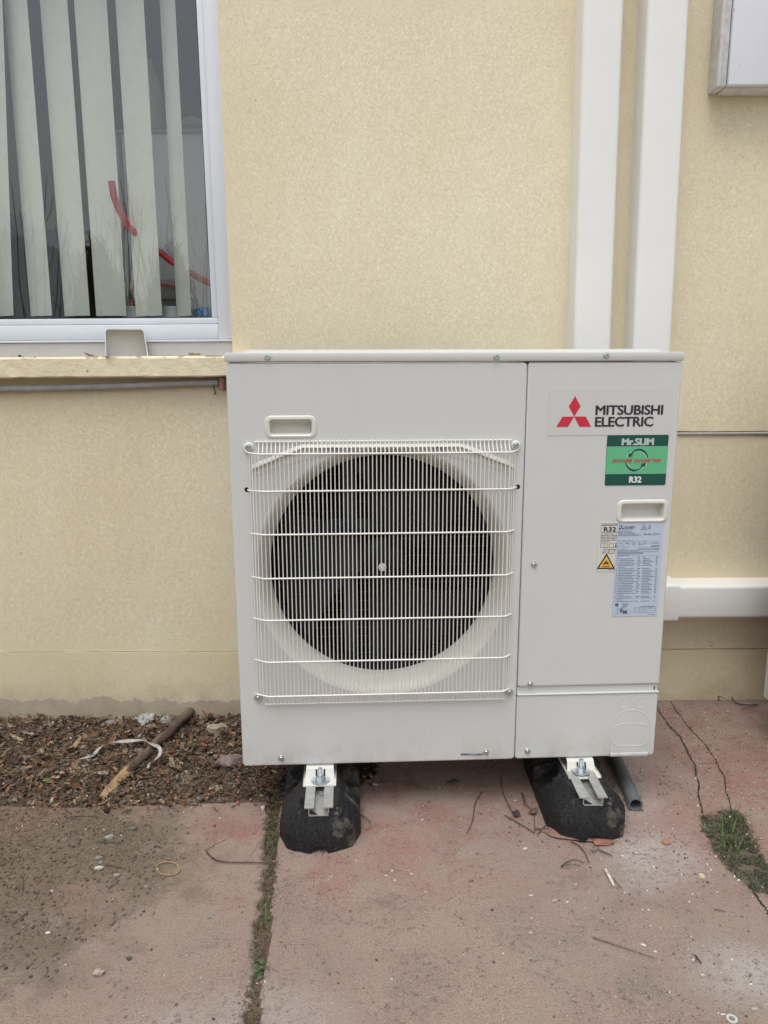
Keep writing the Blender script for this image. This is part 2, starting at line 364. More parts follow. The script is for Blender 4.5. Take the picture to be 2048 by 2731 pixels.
def fields(x, y):
    n1 = fbm(x, y, 14, 5, .6); n2 = fbm(x+5, y+3, 60, 3)
    bed = sdpoly(x+.02*(n1-.5), y+.02*(n2-.5)*.5, BED)
    inj = ((x > np.interp(y, [p[1] for p in JL][::-1], [p[0] for p in JL][::-1])+.004+.022*(n2-.5)+.02*(n1-.5)) &
           (x < np.interp(y, [p[1] for p in JR][::-1], [p[0] for p in JR][::-1])-.003-.016*(n1-.5)-.008*(n2-.5)) & (y < 1.68))
    cr = np.minimum(pdist(x+.012*(n2-.5), y+.012*(n1-.5), C1), pdist(x+.012*(n2-.5), y+.012*(n1-.5), C2))
    cr2 = np.minimum(pdist(x, y, CX[0]), pdist(x, y, CX[1])); cr3 = pdist(x+.01*(n2-.5), y, CE)
    patch = sdpoly(x+.02*(n2-.5), y+.02*(n1-.5), PATCH)
    sl = sdpoly(x+.20*(n1-.5)+.05*(n2-.5), y+.14*(fbm(x+9, y, 18, 5, .6)-.5), SOILL)
    soilh = sstep(sl, -.01, .12)*(.012+.010*(n1-.5)+.006*(n2-.5))
    z = .0022*(fbm(x, y, 5, 4)-.5)+.0008*(n2-.5)
    z = z+np.maximum(0, soilh)
    edge = pdist(x, y, [(-6, 1.385), (-1.3, 1.56), (-.684, 1.5836), (-.31, 1.604)]); z = z-.0016*sstep(-edge, -.006, -.002)
    edge2 = pdist(x, y, [(-.205, 1.45), (-.188, 1.19), (-.176, 1.0), (-.11, 0), (.04, -2.5)]); z = z-.002*sstep(-edge2, -.008, -.002)
    z = np.where(inj, -.008+.006*(n2-.5), z)
    z = z-.0015*sstep(-cr, -.012, -.0)
    z = np.where(patch > 0, -.006+.01*(n1-.5), z)
    z = np.where(bed > 0, bed_height(x, y), z)
    soil = sstep(sl, -.28, .12)*.95
    soil = np.maximum(soil, .25*sstep(-pdist(x, y, JL[:3]), -.012, -.0)); soil = np.maximum(soil, .35*sstep(-cr, -.02, -.0))
    soil = np.maximum(soil, .62*sstep(patch, -.03, .0))
    for (cx, cy, r, a) in ((-.17, 1.02, .12, .2), (.47, 1.30, .13, .36), (-.02, 1.29, .06, .42), (.43, 1.52, .10, .3), (.28, 1.62, .08, .3), (.1, 1.8, .5, .22), (-.13, 1.12, .12, .18), (-.42, 1.17, .08, .2), (-.47, 1.34, .12, .2), (-.5, 1.02, .2, .12), (.38, 1.36, .09, .28), (.2, 2.1, .8, .1), (.55, 1.12, .16, .2), (-.75, 1.15, .2, .2), (-.33, 1.42, .06, .2)):
        soil = np.maximum(soil, a*sstep(-np.hypot(x-cx, y-cy), -r, -r*.2))
    grey = np.zeros(x.shape)
    for (cx, cy, rx, ry, a) in ((.56, 1.42, .16, .14, .95), (.58, 1.66, .10, .22, .7), (.62, 1.95, .14, .25, .6), (.60, 1.10, .13, .10, .9), (.50, 1.33, .09, .07, .7), (-.2, 1.0, .2, .12, .45), (-.32, .98, .2, .1, .4), (.95, 2.13, .5, .06, .35)):
        grey = np.maximum(grey, a*sstep(-np.hypot((x-cx)/rx, (y-cy)/ry), -1, -.15))
    red = np.clip(.25+.75*sstep(y, 1.12, 1.5), 0, 1)*np.clip(.55+1.2*(fbm(x+3, y, 3.5, 3)-.4), 0, 1)
    for (cx, cy, r, a) in ((-.12, 1.36, .10, 1.0), (-.36, 1.52, .14, .95), (-.28, 1.26, .07, .9), (.9, 1.75, .25, .85), (.1, 1.6, .4, .9), (.12, 1.35, .12, .7), (-.62, 1.3, .08, .8)):
        red = np.maximum(red, a*sstep(-np.hypot(x-cx, y-cy), -r, -r*.3))
    return z, np.clip(soil, 0, 1), np.clip(grey, 0, 1), np.clip(red, 0, 1), inj, patch, bed, sl
def axis(a, b, step, far):
    c = list(np.arange(a, b+1e-9, step)); s = step; p = a; q = b; L = []; Rr = []
    while p > -far: s *= 1.25; p -= s; L.append(p)
    s = step
    while q < far: s *= 1.25; q += s; Rr.append(q)
    return np.array(L[::-1]+c+Rr)
gx = axis(-1.25, 1.2, .0045, 45); gy = axis(.93, 2.19, .0045, 45); gy = gy[gy < 9.0]
X, Y = np.meshgrid(gx, gy, indexing='ij')
Zt, SO, GR, RE, INJ, PAT, BEDD, SLL = fields(X, Y)
far = (np.abs(X) > 3.2) | (Y < -3.0) | (Y > 2.35)
Zt = np.where(far & ~(BEDD > 0), -.02, Zt); SO = np.where(far, 1, SO)
nx, ny = X.shape
P3 = np.stack([X, Y, Zt], -1).reshape(-1, 3)
ii, jj = np.meshgrid(np.arange(nx-1), np.arange(ny-1), indexing='ij')
Q = np.stack([ii*ny+jj, (ii+1)*ny+jj, (ii+1)*ny+jj+1, ii*ny+jj+1], -1).reshape(-1, 4)
cls = np.where(far, 3, np.where(BEDD > 0, 1, np.where(INJ | (PAT > .0), 2, np.where(SLL > .16, 3, 0))))[:-1, :-1].reshape(-1)
def np_mesh(name, verts, faces, attrs=None, col=None, sm=True):
    me = bpy.data.meshes.new(name); me.vertices.add(len(verts)); me.vertices.foreach_set('co', np.asarray(verts, np.float32).ravel())
    k = faces.shape[1]; me.loops.add(faces.size); me.loops.foreach_set('vertex_index', faces.astype(np.int32).ravel())
    me.polygons.add(len(faces)); me.polygons.foreach_set('loop_start', (np.arange(len(faces))*k).astype(np.int32))
    me.update(calc_edges=True)
    if sm: me.polygons.foreach_set('use_smooth', np.ones(len(faces), bool))
    for n_, a in (attrs or {}).items():
        at = me.attributes.new(n_, 'FLOAT', 'POINT'); at.data.foreach_set('value', np.asarray(a, np.float32).ravel())
    if col is not None:
        at = me.attributes.new('Col', 'FLOAT_COLOR', 'POINT'); c4 = np.ones((len(verts), 4), np.float32); c4[:, :3] = col; at.data.foreach_set('color', c4.ravel())
    me.validate(); me.update(); return me
def sub(name, sel, mat, kind='structure', **k):
    f = Q[sel]; used = np.unique(f); mp = -np.ones(len(P3), int); mp[used] = np.arange(len(used))
    me = np_mesh(name, P3[used], mp[f], {'soil': SO.reshape(-1)[used], 'grey': GR.reshape(-1)[used], 'red': RE.reshape(-1)[used]})
    return link(name, me, None, mat, kind=kind, **k)
sub('pavement', cls == 0, m_conc)
sub('planting_bed', cls == 1, m_soil)
sub('joint_soil', cls == 2, m_soil)
sub('ground', cls == 3, m_soil)

def crack(pl, wid, seed):
    rr = random.Random(seed); pts = []
    for (ax, ay), (bx_, by_) in zip(pl[:-1], pl[1:]):
        n_ = max(2, int(math.hypot(bx_-ax, by_-ay)/.0035))
        for i in range(n_): t = i/n_; pts.append((ax+(bx_-ax)*t+rr.gauss(0, .0011), ay+(by_-ay)*t+rr.gauss(0, .0011)))
    pts.append(pl[-1]); L = []; Rr = []
    for i, p in enumerate(pts):
        q0, q1 = pts[max(0, i-2)], pts[min(len(pts)-1, i+2)]; d = Vector((q1[0]-q0[0], q1[1]-q0[1])).normalized(); w_ = wid/2*rr.uniform(.45, 1.35)
        L.append((p[0]-d.y*w_, p[1]+d.x*w_)); Rr.append((p[0]+d.y*w_*rr.uniform(.7, 1.2), p[1]-d.x*w_))
    m = MB(); n = len(pts); A = np.array(L+Rr); zz = fields(A[:, 0], A[:, 1])[0]+.0008
    m.add([(a[0], a[1], z) for a, z in zip(A, zz)], [(i+n, i+1+n, i+1, i) for i in range(n-1)]); return m
m_crack = mottled('crack_shade_dirt', (.022, .018, .014), (.06, .048, .036), 300)  # near-black ribbon: dirt fill, with the shade of the crack's depth painted in
for i, (pl_, w_) in enumerate(((C1, .0042), (C2, .0030), (CX[0], .0014), (CX[1], .0014), (CE[:4], .0045))):
    o = crack(pl_, w_, i).build('pavement_crack', m_crack, None); o['kind'] = 'structure'
# ------------------------------------------------------------------ scattering of small pieces
def rotm(n, flatness=0.0):
    """random rotations; flatness 1 keeps pieces lying, 0 is free"""
    a = rng.random(n)*2*PI; t = (rng.standard_normal(n))*(1-flatness)*1.2+rng.standard_normal(n)*.12; u = rng.standard_normal(n)*(1-flatness)*1.2
    ca, sa, ct, st, cu, su = np.cos(a), np.sin(a), np.cos(t), np.sin(t), np.cos(u), np.sin(u)
    Rz = np.zeros((n, 3, 3)); Rz[:, 0, 0] = ca; Rz[:, 0, 1] = -sa; Rz[:, 1, 0] = sa; Rz[:, 1, 1] = ca; Rz[:, 2, 2] = 1
    Rx = np.zeros((n, 3, 3)); Rx[:, 0, 0] = 1; Rx[:, 1, 1] = ct; Rx[:, 1, 2] = -st; Rx[:, 2, 1] = st; Rx[:, 2, 2] = ct
    Ry = np.zeros((n, 3, 3)); Ry[:, 1, 1] = 1; Ry[:, 0, 0] = cu; Ry[:, 0, 2] = su; Ry[:, 2, 0] = -su; Ry[:, 2, 2] = cu
    return Rz @ Rx @ Ry
def scatter(parts):
    """parts: list of (base_verts, base_faces(k=4 idx), pos, scale(n,3), rot, col(n,3), jitter)"""
    V = []; Fc = []; Cc = []; off = 0
    for bv, bf, pos, sc, rot, col, jit in parts:
        n = len(pos)
        if n == 0: continue
        v = bv[None]*sc[:, None, :]; v = v*(1+rng.standard_normal(v.shape)*jit)
        v = np.einsum('nij,nkj->nki', rot, v)+pos[:, None, :]
        V.append(v.reshape(-1, 3)); f = bf[None]+(np.arange(n)*len(bv))[:, None, None]+off; Fc.append(f.reshape(-1, 4))
        Cc.append(np.repeat(col, len(bv), 0)); off += n*len(bv)
    return np.concatenate(V), np.concatenate(Fc), np.concatenate(Cc)
def leaf_base(nu=5, curl=.5, fold=.3):
    v = []; f = []
    for i in range(nu):
        t = i/(nu-1); w = math.sin(PI*min(.97, max(.06, t)))**.7*.5
        z = curl*(t-.5)**2*2-.1
        v += [(t-.5, -w*.8, z+fold*w), (t-.5, 0, z), (t-.5, w*.8, z+fold*w)]
    for i in range(nu-1):
        a = i*3; f += [(a, a+3, a+4, a+1), (a+1, a+4, a+5, a+2)]
    return np.array(v), np.array(f)
def chip_base():
    v = [(-.5,-.5,-.5),(.5,-.4,-.5),(.5,.5,-.5),(-.4,.5,-.5),(-.4,-.4,.5),(.4,-.5,.4),(.35,.4,.5),(-.5,.35,.4)]
    return np.array(v)*1.0, np.array([(0,3,2,1),(4,5,6,7),(0,1,5,4),(1,2,6,5),(2,3,7,6),(3,0,4,7)])
def twig_base():
    v = []; f = []
    for i, (x, y) in enumerate(((-.5, 0), (-.15, .04), (.2, -.03), (.5, .03))):
        for k in range(4):
            a = PI/2*k; v.append((x, y+.5*math.cos(a)*.04*(1.2-.3*i/3), .5*math.sin(a)*.04))
    for i in range(3):
        for k in range(4): f.append((i*4+k, i*4+(k+1) % 4, i*4+4+(k+1) % 4, i*4+4+k))
    f.append((3, 2, 1, 0)); f.append((12, 13, 14, 15))
    v = np.array(v); v[:, 1:] *= 1; return v, np.array(f)
LB = [leaf_base(5, .6, .35), leaf_base(4, -.4, .7), leaf_base(5, 1.2, .1)]; CB = chip_base(); TB = twig_base()
def pick(pal, n, var=.18):
    pal = np.array(pal); c = pal[rng.integers(0, len(pal), n)]; return np.clip(c*(1+rng.standard_normal((n, 1))*var), .004, .9)
def pts_in(n, x0, x1, y0, y1, test):
    out = []; tot = 0
    while tot < n:
        x = rng.uniform(x0, x1, n*2); y = rng.uniform(y0, y1, n*2); k = test(x, y); out.append(np.stack([x[k], y[k]], 1)); tot += k.sum()
    return np.concatenate(out)[:n]
def zs(p): return fields(p[:, 0], p[:, 1])[0]
LP = [(.19,.105,.06),(.16,.085,.05),(.27,.17,.10),(.24,.12,.08),(.09,.06,.042),(.30,.22,.145),(.12,.095,.07),(.17,.095,.065),(.07,.052,.04),(.36,.29,.21),(.17,.15,.125),(.10,.078,.058),(.19,.15,.11)]
def inbed(x, y):
    n = fbm(x, y, 8, 3); b = sdpoly(x, y, BED)
    return (b > np.where(rng.random(x.shape) < .10, -.04, -.008-.02*(n-.5))) & (y < 2.15) & (x > -1.55)
def bedleaf(x, y):   # thin out to bare soil at the far left front
    k = inbed(x, y); lim = np.interp(x, [-1.5, -1.15, -.95, -.7], [1.95, 1.86, 1.68, 1.55]); return k & ((y > lim+.03*rng.standard_normal(x.shape)) | (rng.random(x.shape) < .10))
parts = []
for (bv, bf), n, smin, smax in ((LB[0], 1900, .007, .022), (LB[1], 1700, .006, .018), (LB[2], 650, .014, .036)):
    p = pts_in(n, -1.5, 0, 1.5, 2.15, bedleaf); L = rng.uniform(smin, smax, n)**1.0
    pos = np.column_stack([p, zs(p)+rng.uniform(.000, .016, n)]); sc = np.column_stack([L, L*rng.uniform(.3, .75, n), L*rng.uniform(.2, .6, n)])
    parts.append((bv, bf, pos, sc, rotm(n, .55), pick(LP, n, .25), .12))
n = 8500; p = pts_in(n, -1.5, 0, 1.5, 2.15, bedleaf); L = .002+.010*rng.random(n)**2
parts.append((*CB, np.column_stack([p, zs(p)+rng.uniform(-.002, .012, n)]), np.column_stack([L*1.5, L*.7, L*.35]), rotm(n, .4), pick(LP+[(.3, .27, .23)], n, .3), .15))
n = 2200; p = pts_in(n, -1.5, 0, 1.5, 2.15, bedleaf); L = .010+.06*rng.random(n)**2
parts.append((*TB, np.column_stack([p, zs(p)+rng.uniform(.004, .02, n)]), np.column_stack([L, L*.0+.028, L*.0+.028]), rotm(n, .85), pick([(.12,.08,.05),(.22,.16,.10),(.30,.22,.14),(.07,.05,.035)], n), .0))
n = 700
yj = rng.uniform(.93, 1.62, n); aj = np.interp(yj, [q[1] for q in JL][::-1], [q[0] for q in JL][::-1]); bj = np.interp(yj, [q[1] for q in JR][::-1], [q[0] for q in JR][::-1])
p = np.column_stack([aj+(bj-aj)*rng.uniform(.0, 1.0, n)+rng.normal(0, .004, n), yj]); L = .004+.018*rng.random(n)**2
parts.append((*TB, np.column_stack([p, zs(p)+rng.uniform(.001, .006, n)]), np.column_stack([L, L*.0+.022, L*.0+.022]), rotm(n, .8), pick([(.16,.12,.08),(.26,.2,.14),(.1,.07,.05),(.2,.17,.13)], n), .0))
V_, F_, C_ = scatter(parts); link('leaf_litter', np_mesh('leaf_litter', V_, F_, col=C_, sm=False), None, m_litter, kind='stuff')
# soil crumbs
def incr(x, y):
    z, so, gr, re, inj, pat, bed, sl = fields(x, y)
    dens = np.where(bed > 0, .8, np.where(inj, .9, np.clip((so-.25)*1.5, 0.004, 1)*np.clip(.12+sstep(sl, -.22, .1), .1, 1))); return rng.random(x.shape) < dens
n = 42000; p = pts_in(n, -1.3, 1.15, .95, 2.15, incr); L = .0009+.0046*rng.random(n)**7
SP = [(.14,.105,.073),(.17,.13,.092),(.12,.088,.062),(.20,.16,.118),(.16,.11,.078),(.25,.205,.155)]
parts = [(*CB, np.column_stack([p, zs(p)+L*.25]), np.column_stack([L*1.2, L*.85, L*.5]), rotm(n, .45), pick(SP, n, .2), .2)]
n = 1500; p = pts_in(n, -1.3, .3, .95, 2.0, lambda x, y: incr(x, y)); L = rng.uniform(.004, .016, n)
parts.append((*TB, np.column_stack([p, zs(p)+.001]), np.column_stack([L, L*0+.018, L*0+.018]), rotm(n, .97), pick([(.16,.12,.08),(.26,.2,.14),(.1,.07,.05)], n), 0))
V_, F_, C_ = scatter(parts); link('soil_crumbs', np_mesh('soil_crumbs', V_, F_, col=C_, sm=False), None, m_crumb, kind='stuff')
# pale grit over the paving
def ingrit(x, y):
    z, so, gr, re, inj, pat, bed, sl = fields(x, y); return (bed < 0) & (rng.random(x.shape) < .16+.5*gr+.35*sstep(x, .1, .6)+.3*sstep(y, 1.2, 1.4)*(x > .25))
n = 8000; p = pts_in(n, -.9, 1.1, .95, 2.1, ingrit); L = .0008+.0034*rng.random(n)**5
V_, F_, C_ = scatter([(*CB, np.column_stack([p, zs(p)+L*.3]), np.column_stack([L*1.1, L*.85, L*.6]), rotm(n, .2), pick([(.62,.58,.5),(.75,.72,.66),(.35,.29,.24),(.30,.2,.16),(.40,.34,.28),(.2,.17,.14),(.16,.12,.09),(.12,.1,.08),(.24,.18,.14)], n), .12)])
link('grit', np_mesh('grit', V_, F_, col=C_, sm=False), None, m_crumb, kind='stuff')

# ------------------------------------------------------------------ house: wall, plinth, window, sill, room
house = empty('house', (0, YW, 0), label='cream rendered house wall with an aluminium window behind the outdoor unit', cat='house')
HM = Matrix.Translation((0, -YW, 0))
def hb(mb, name, mat, parent=house, sm=None, **k):
    o = mb.build(name, mat, parent, sm, **k)
    if parent is house: o.matrix_parent_inverse = HM
    return o
def hchild(o, p): o.parent = p; return o
WX0, WX1, WZ0, WZ1 = -1.95, -.434, 1.0467, 2.35
XL, XR, ZT = -4.0, 4.0, 3.2
w = MB(); zs_ = [.1665, WZ0, WZ1, ZT]; xs_ = [XL, WX0, WX1, XR]
for i in range(3):
    for j in range(3):
        if i == 1 and j == 1: continue
        w.add([(xs_[i], YW, zs_[j]), (xs_[i+1], YW, zs_[j]), (xs_[i+1], YW, zs_[j+1]), (xs_[i], YW, zs_[j+1])], [(0, 1, 2, 3)])
D = YW+.13
w.add([(WX1, YW, WZ0), (WX1, D, WZ0), (WX1, D, WZ1), (WX1, YW, WZ1)], [(0, 1, 2, 3)])
w.add([(WX0, YW, WZ0), (WX0, D, WZ0), (WX0, D, WZ1), (WX0, YW, WZ1)], [(3, 2, 1, 0)])
w.add([(WX0, YW, WZ1), (WX1, YW, WZ1), (WX1, D, WZ1), (WX0, D, WZ1)], [(3, 2, 1, 0)])
w.add([(WX0, YW, WZ0), (WX1, YW, WZ0), (WX1, D, WZ0), (WX0, D, WZ0)], [(0, 1, 2, 3)])
w.add([(XL, YW, .1665), (XR, YW, .1665), (XR, YW+.3, .1665), (XL, YW+.3, .1665)], [(3, 2, 1, 0)])
w.add([(XL, YW, -.3), (XL, YW, ZT), (XL, YW+.3, ZT), (XL, YW+.3, -.3)], [(0, 1, 2, 3)])
w.add([(XR, YW, -.3), (XR, YW, ZT), (XR, YW+.3, ZT), (XR, YW+.3, -.3)], [(3, 2, 1, 0)])
hb(w, 'wall', m_wall)
pl = MB(); n = 300
xs2 = np.linspace(XL, XR, n); top = [(x, YW-.0025, .1645+.0022*(vnoise(np.array(x*30.), np.array(2.))-.5)) for x in xs2]; bot = [(x, YW-.0025, -.3) for x in xs2]
tb = [(x, YW+.02, z) for x, _, z in top]
pl.add(bot+top+tb, [(i, i+1, i+1+n, i+n) for i in range(n-1)]+[(i+n, i+1+n, i+1+2*n, i+2*n) for i in range(n-1)]); hb(pl, 'plinth', m_plinth)
# raised render band on the right, ragged lower edge, thin bead below
rb = MB(); n = 260; xs3 = np.linspace(.2, 3.9, n); zr = [.8255+.004*(fbm(np.array(x), np.array(7.), 45, 3)-.5) for x in xs3]
a = [(x, YW-.006, z) for x, z in zip(xs3, zr)]; b = [(x, YW-.0025, z+.10) for x, z in zip(xs3, zr)]; c = [(x, YW, z-.001) for x, z in zip(xs3, zr)]; d2 = [(x, YW-.0001, z+.28) for x, z in zip(xs3, zr)]
rb.add(c+a+b+d2, [(i+k*n, i+1+k*n, i+1+(k+1)*n, i+(k+1)*n) for k in range(3) for i in range(n-1)]); hb(rb, 'render_edge', m_wall, sm=60)
bd = MB(); bd.tube([(.2, YW-.001, .8185), (3.9, YW-.001, .8185)], .0055, 10); hb(bd, 'bead', mottled('grey_bead', (.40,.37,.33), (.5,.47,.42)), sm=60)
# sill
def rough_box(x0, x1, y0, y1, z0, z1, amp=.0035, nx_=220):
    m = MB(); prof = [(y1, z1), (y0+.006, z1), (y0, z1-.006), (y0, (z0+z1)/2), (y0, z0+.004), (y0+.004, z0), (y1, z0)]
    xs = np.linspace(x0, x1, nx_); v = []
    for x in xs:
        for k, (yy, zz) in enumerate(prof):
            q = fbm(np.array(x+k*.01), np.array(zz*3.), 30, 3)-.5
            v.append((x, yy+(amp*q if 0 < k < 6 else 0), zz+(amp*q if k > 3 else .3*amp*q)))
    K = len(prof); f = [(i*K+k, i*K+k+1, (i+1)*K+k+1, (i+1)*K+k) for i in range(nx_-1) for k in range(K-1)]
    m.add(v, f); m.f.append(tuple(range(K))); m.f.append(tuple(reversed(range((nx_-1)*K, nx_*K)))); return m
def sillm():
    m = Mt('flaking_cream_sill', WALLC, .85, spec=.25); n = m.noise(45, 5, .7); xyz = sep_z(m); w2 = m.noise(70, 3, .6, .8)
    c = m.mix(m.ramp(m.noise(5, 4, .6), (.3, 0), (.7, 1)), (.72, .63, .44), (.78, .69, .50))
    topm = m.ramp(m.math('MULTIPLY', m.math('SUBTRACT', xyz[2], 1.02), 30), (.5, 0), (.8, 1))
    fl = m.math('MULTIPLY', topm, m.ramp(m.noise(32, 4, .65), (.56, 0), (.60, 1))); c = m.mix(fl, c, (.17, .155, .14))
    v = m.vor(14); c = m.mix(m.ramp(m.math('ADD', v, m.math('MULTIPLY', n, .08)), (.13, .9), (.15, 0)), c, (.28, .26, .24))
    m.color(c); m.bump(m.math('ADD', n, w2), .6, .003); return m.m
fixn(hb(rough_box(WX0-.12, WX1+.06, YW-.05, YW+.12, .9882, 1.0455), 'sill', sillm()))
# window frame
YF = YW+.035
def px_x(px, py, y): return WL(px, py, y)[0]
def px_z(px, py, y): return WL(px, py, y)[2]
gxr = px_x(547, 423, YF+.02); gz0 = px_z(300, 848, YF+.02)
win = MB(); zc = WZ0+.001
win.box((WX0, YF-.006, zc), (WX1-.001, YF+.05, px_z(300, 913, YF)-.0015))          # sub frame
o_win = hb(win, 'window', m_alu2)
def wpart(name, mat, boxes, bev=.0012, **k):
    m = MB()
    for a_, b_ in boxes: m.box(a_, b_, bev)
    o = m.build(name, mat, o_win, 40, **k); return o
zf0 = px_z(300, 913, YF); zf1 = px_z(300, 866, YF); zf2 = px_z(300, 849, YF)
wpart('frame', m_alu, [((WX0, YF-.010, zf0), (WX1-.0015, YF-.003, zf0+.006)), ((WX0, YF, zf0+.007), (WX1-.045, YF+.05, zf1)), ((WX1-.044, YF-.004, zf0+.007), (WX1-.0015, YF+.05, WZ1-.002)), ((WX0, YF, WZ1-.05), (WX1-.045, YF+.05, WZ1-.003)), ((WX0, YF, zf1+.001), (WX0+.04, YF+.05, WZ1-.051)), ((WX1-.0125, YF-.008, zf0+.008), (WX1-.0015, YF-.0045, WZ1-.004))])
sx1 = WX1-.046; sashw = sx1-gxr
wpart('sash', m_alu, [((WX0+.041, YF+.006, zf1+.0015), (sx1, YF+.045, zf2)), ((gxr+.0, YF+.006, zf2+.001), (sx1, YF+.045, WZ1-.053)), ((WX0+.041, YF+.006, zf2+.001), (WX0+.07, YF+.045, WZ1-.053))])
gk = MB(); gk.box((gxr-.0028, YF+.012, zf2), (gxr-.0002, YF+.03, WZ1-.054)); gk.box((WX0+.071, YF+.012, zf2+.0006), (gxr-.003, YF+.03, zf2+.0032)); gk.build('gasket', flat('black_rubber_gasket', (.015,.015,.018), .6), o_win)
gm = Mt('window_glass', (1,1,1), 0.0); gm.n.remove(gm.b)
tr = gm.n.new('ShaderNodeBsdfTransparent'); tr.inputs[0].default_value = (.90, .94, .93, 1); gl = gm.n.new('ShaderNodeBsdfGlossy'); gl.inputs['Roughness'].default_value = .004
lw = gm.n.new('ShaderNodeLayerWeight'); lw.inputs[0].default_value = .5; fr_f = gm.math('ADD', gm.math('MULTIPLY', gm.math('POWER', lw.outputs['Facing'], 5.0), .83), .145); mx = gm.n.new('ShaderNodeMixShader')
gm.l.new(fr_f, mx.inputs[0]); gm.l.new(tr.outputs[0], mx.inputs[1]); gm.l.new(gl.outputs[0], mx.inputs[2]); gm.l.new(mx.outputs[0], gm.n['Material Output'].inputs[0])
gp_ = MB(); gp_.add([(WX0+.07, YF+.022, zf2), (gxr, YF+.022, zf2), (gxr, YF+.022, WZ1-.053), (WX0+.07, YF+.022, WZ1-.053)], [(0, 1, 2, 3)]); gp_.build('pane', gm.m, o_win)
# room
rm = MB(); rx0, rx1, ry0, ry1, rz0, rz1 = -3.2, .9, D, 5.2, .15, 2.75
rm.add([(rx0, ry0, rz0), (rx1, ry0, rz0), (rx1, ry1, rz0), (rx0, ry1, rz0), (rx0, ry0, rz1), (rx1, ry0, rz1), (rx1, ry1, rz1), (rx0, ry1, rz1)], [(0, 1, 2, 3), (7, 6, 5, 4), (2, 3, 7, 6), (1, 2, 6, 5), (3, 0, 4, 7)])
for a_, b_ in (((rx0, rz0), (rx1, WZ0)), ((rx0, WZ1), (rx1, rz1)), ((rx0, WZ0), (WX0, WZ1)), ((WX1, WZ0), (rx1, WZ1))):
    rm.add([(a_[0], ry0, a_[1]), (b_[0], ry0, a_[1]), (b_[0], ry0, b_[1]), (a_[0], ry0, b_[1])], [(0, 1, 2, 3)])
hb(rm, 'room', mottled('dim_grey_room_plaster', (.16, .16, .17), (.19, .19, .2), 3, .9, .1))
# inner window board
ib = MB(); ib.box((WX0, D+.001, .99), (WX1, D+.14, 1.06)); hb(ib, 'window_board', flat('grey_window_board', (.25, .25, .24), .6))
exec_later = []
# ------------------------------------------------------------------ blinds and room contents
blind = empty('vertical_blind', (-1.2, YW+.19, 1.1), label='off-white vertical fabric blind hanging inside the window', cat='blind')
BM_ = Matrix.Translation((1.2, -(YW+.19), -1.1))
def blindm():
    m = Mt('ribbed_blind_fabric', (.62, .62, .54), .85, spec=.2)
    wv = m.n.new('ShaderNodeTexWave'); wv.inputs['Scale'].default_value = 95; wv.inputs['Distortion'].default_value = .3; m.l.new(m.attr('uw', 'Vector'), wv.inputs['Vector'])
    n = m.noise(25, 4, .6); c = m.mix(m.ramp(wv.outputs['Fac'], (.2, .35), (.7, 0)), (.68, .67, .60), (.50, .49, .42)); c = m.mix(m.ramp(n, (.5, 0), (.8, .3)), c, (.44, .42, .33)); m.color(c)
    m.bump(wv.outputs['Fac'], .3, .001); return m.m
m_blind = blindm()
sl_px = [((-75, -3), (-42, 96)), ((15, 155), (155, 305)), ((222, 372), (350, 510)), ((430, 575), (535, 705)), ((650, 790), (750, 910)), ((880, 981), (970, 1080)), ((-290, -150), (-240, -95)), ((-500, -360), (-440, -300)), ((-700, -560), (-640, -500)), ((-900, -760), (-830, -690)), ((-1100, -960), (-1030, -890))]
YB = YW+.195
for (a0, a1), (b0, b1) in sl_px:
    T0, T1 = WL(a0*.479, 0, YB), WL(a1*.479, 0, YB); B0, B1 = WL(b0*.479, 843, YB), WL(b1*.479, 843, YB)
    cxb, wb = (B0[0]+B1[0])/2, abs(B1[0]-B0[0]); cxt = (T0[0]+T1[0])/2
    ang = math.acos(min(1, wb/.092)); zb_, zt_ = B0[2], T0[2]
    m = MB(); N = 9; K = 14; V = []
    for k in range(K):
        z = zb_+(2.42-zb_)*k/(K-1); cx = cxb+(cxt-cxb)*(z-zb_)/(zt_-zb_)
        for i in range(N):
            s = (i/(N-1)-.5)*.092; bow = .006*(1-(2*i/(N-1)-1)**2)
            V.append((cx+s*math.cos(ang)+bow*math.sin(ang), YB-s*math.sin(ang)*.9-bow*math.cos(ang), z))
    m.add(V, [(k*N+i, k*N+i+1, (k+1)*N+i+1, (k+1)*N+i) for k in range(K-1) for i in range(N-1)])
    me = m.mesh('slat'); smooth(me); at = me.attributes.new('uw', 'FLOAT_VECTOR', 'POINT')
    for k in range(K):
        for i in range(N): at.data[k*N+i].vector = ((i/(N-1)), .0, 0)
    o = link('slat', me, blind, m_blind); o.matrix_parent_inverse = BM_
cl = MB(); cl.tube([(WX0, YB+.004, 1.128), (-1.0, YB+.006, 1.121), (-.6, YB+.004, 1.127)], .0012, 5); o = cl.build('bottom_chain', flat('white_plastic_chain', (.7,.7,.68), .5), blind); o.matrix_parent_inverse = BM_
def thing(mb, name, mat, label, cat, sm=40, group=None): return mb.build(name, mat, None, sm, label=label, cat=cat, group=group)
def wbx(px0, py0, px1, py1, y, dep, mb=None, bev=0):
    a_ = WL(px0, py1, y); b_ = WL(px1, py0, y); m = mb or MB(); m.box((a_[0], y, a_[2]), (b_[0], y+dep, b_[2]), bev); return m
cab = empty('storage_cabinet', (-.95, 2.52, .9), label='white cabinet seen through the glass behind the blind', cat='cabinet')
CI = Matrix.Translation((.95, -2.52, -.9))
a_ = WL(322, 357, 2.52); a2 = WL(700, 357, 2.52)
m = MB(); m.box((a_[0], 2.52, .3), (a2[0], 2.82, a_[2]), .003); o = m.build('door_panel', flat('white_cabinet_board', (.88,.90,.93), .5), cab, 40); o.matrix_parent_inverse = CI
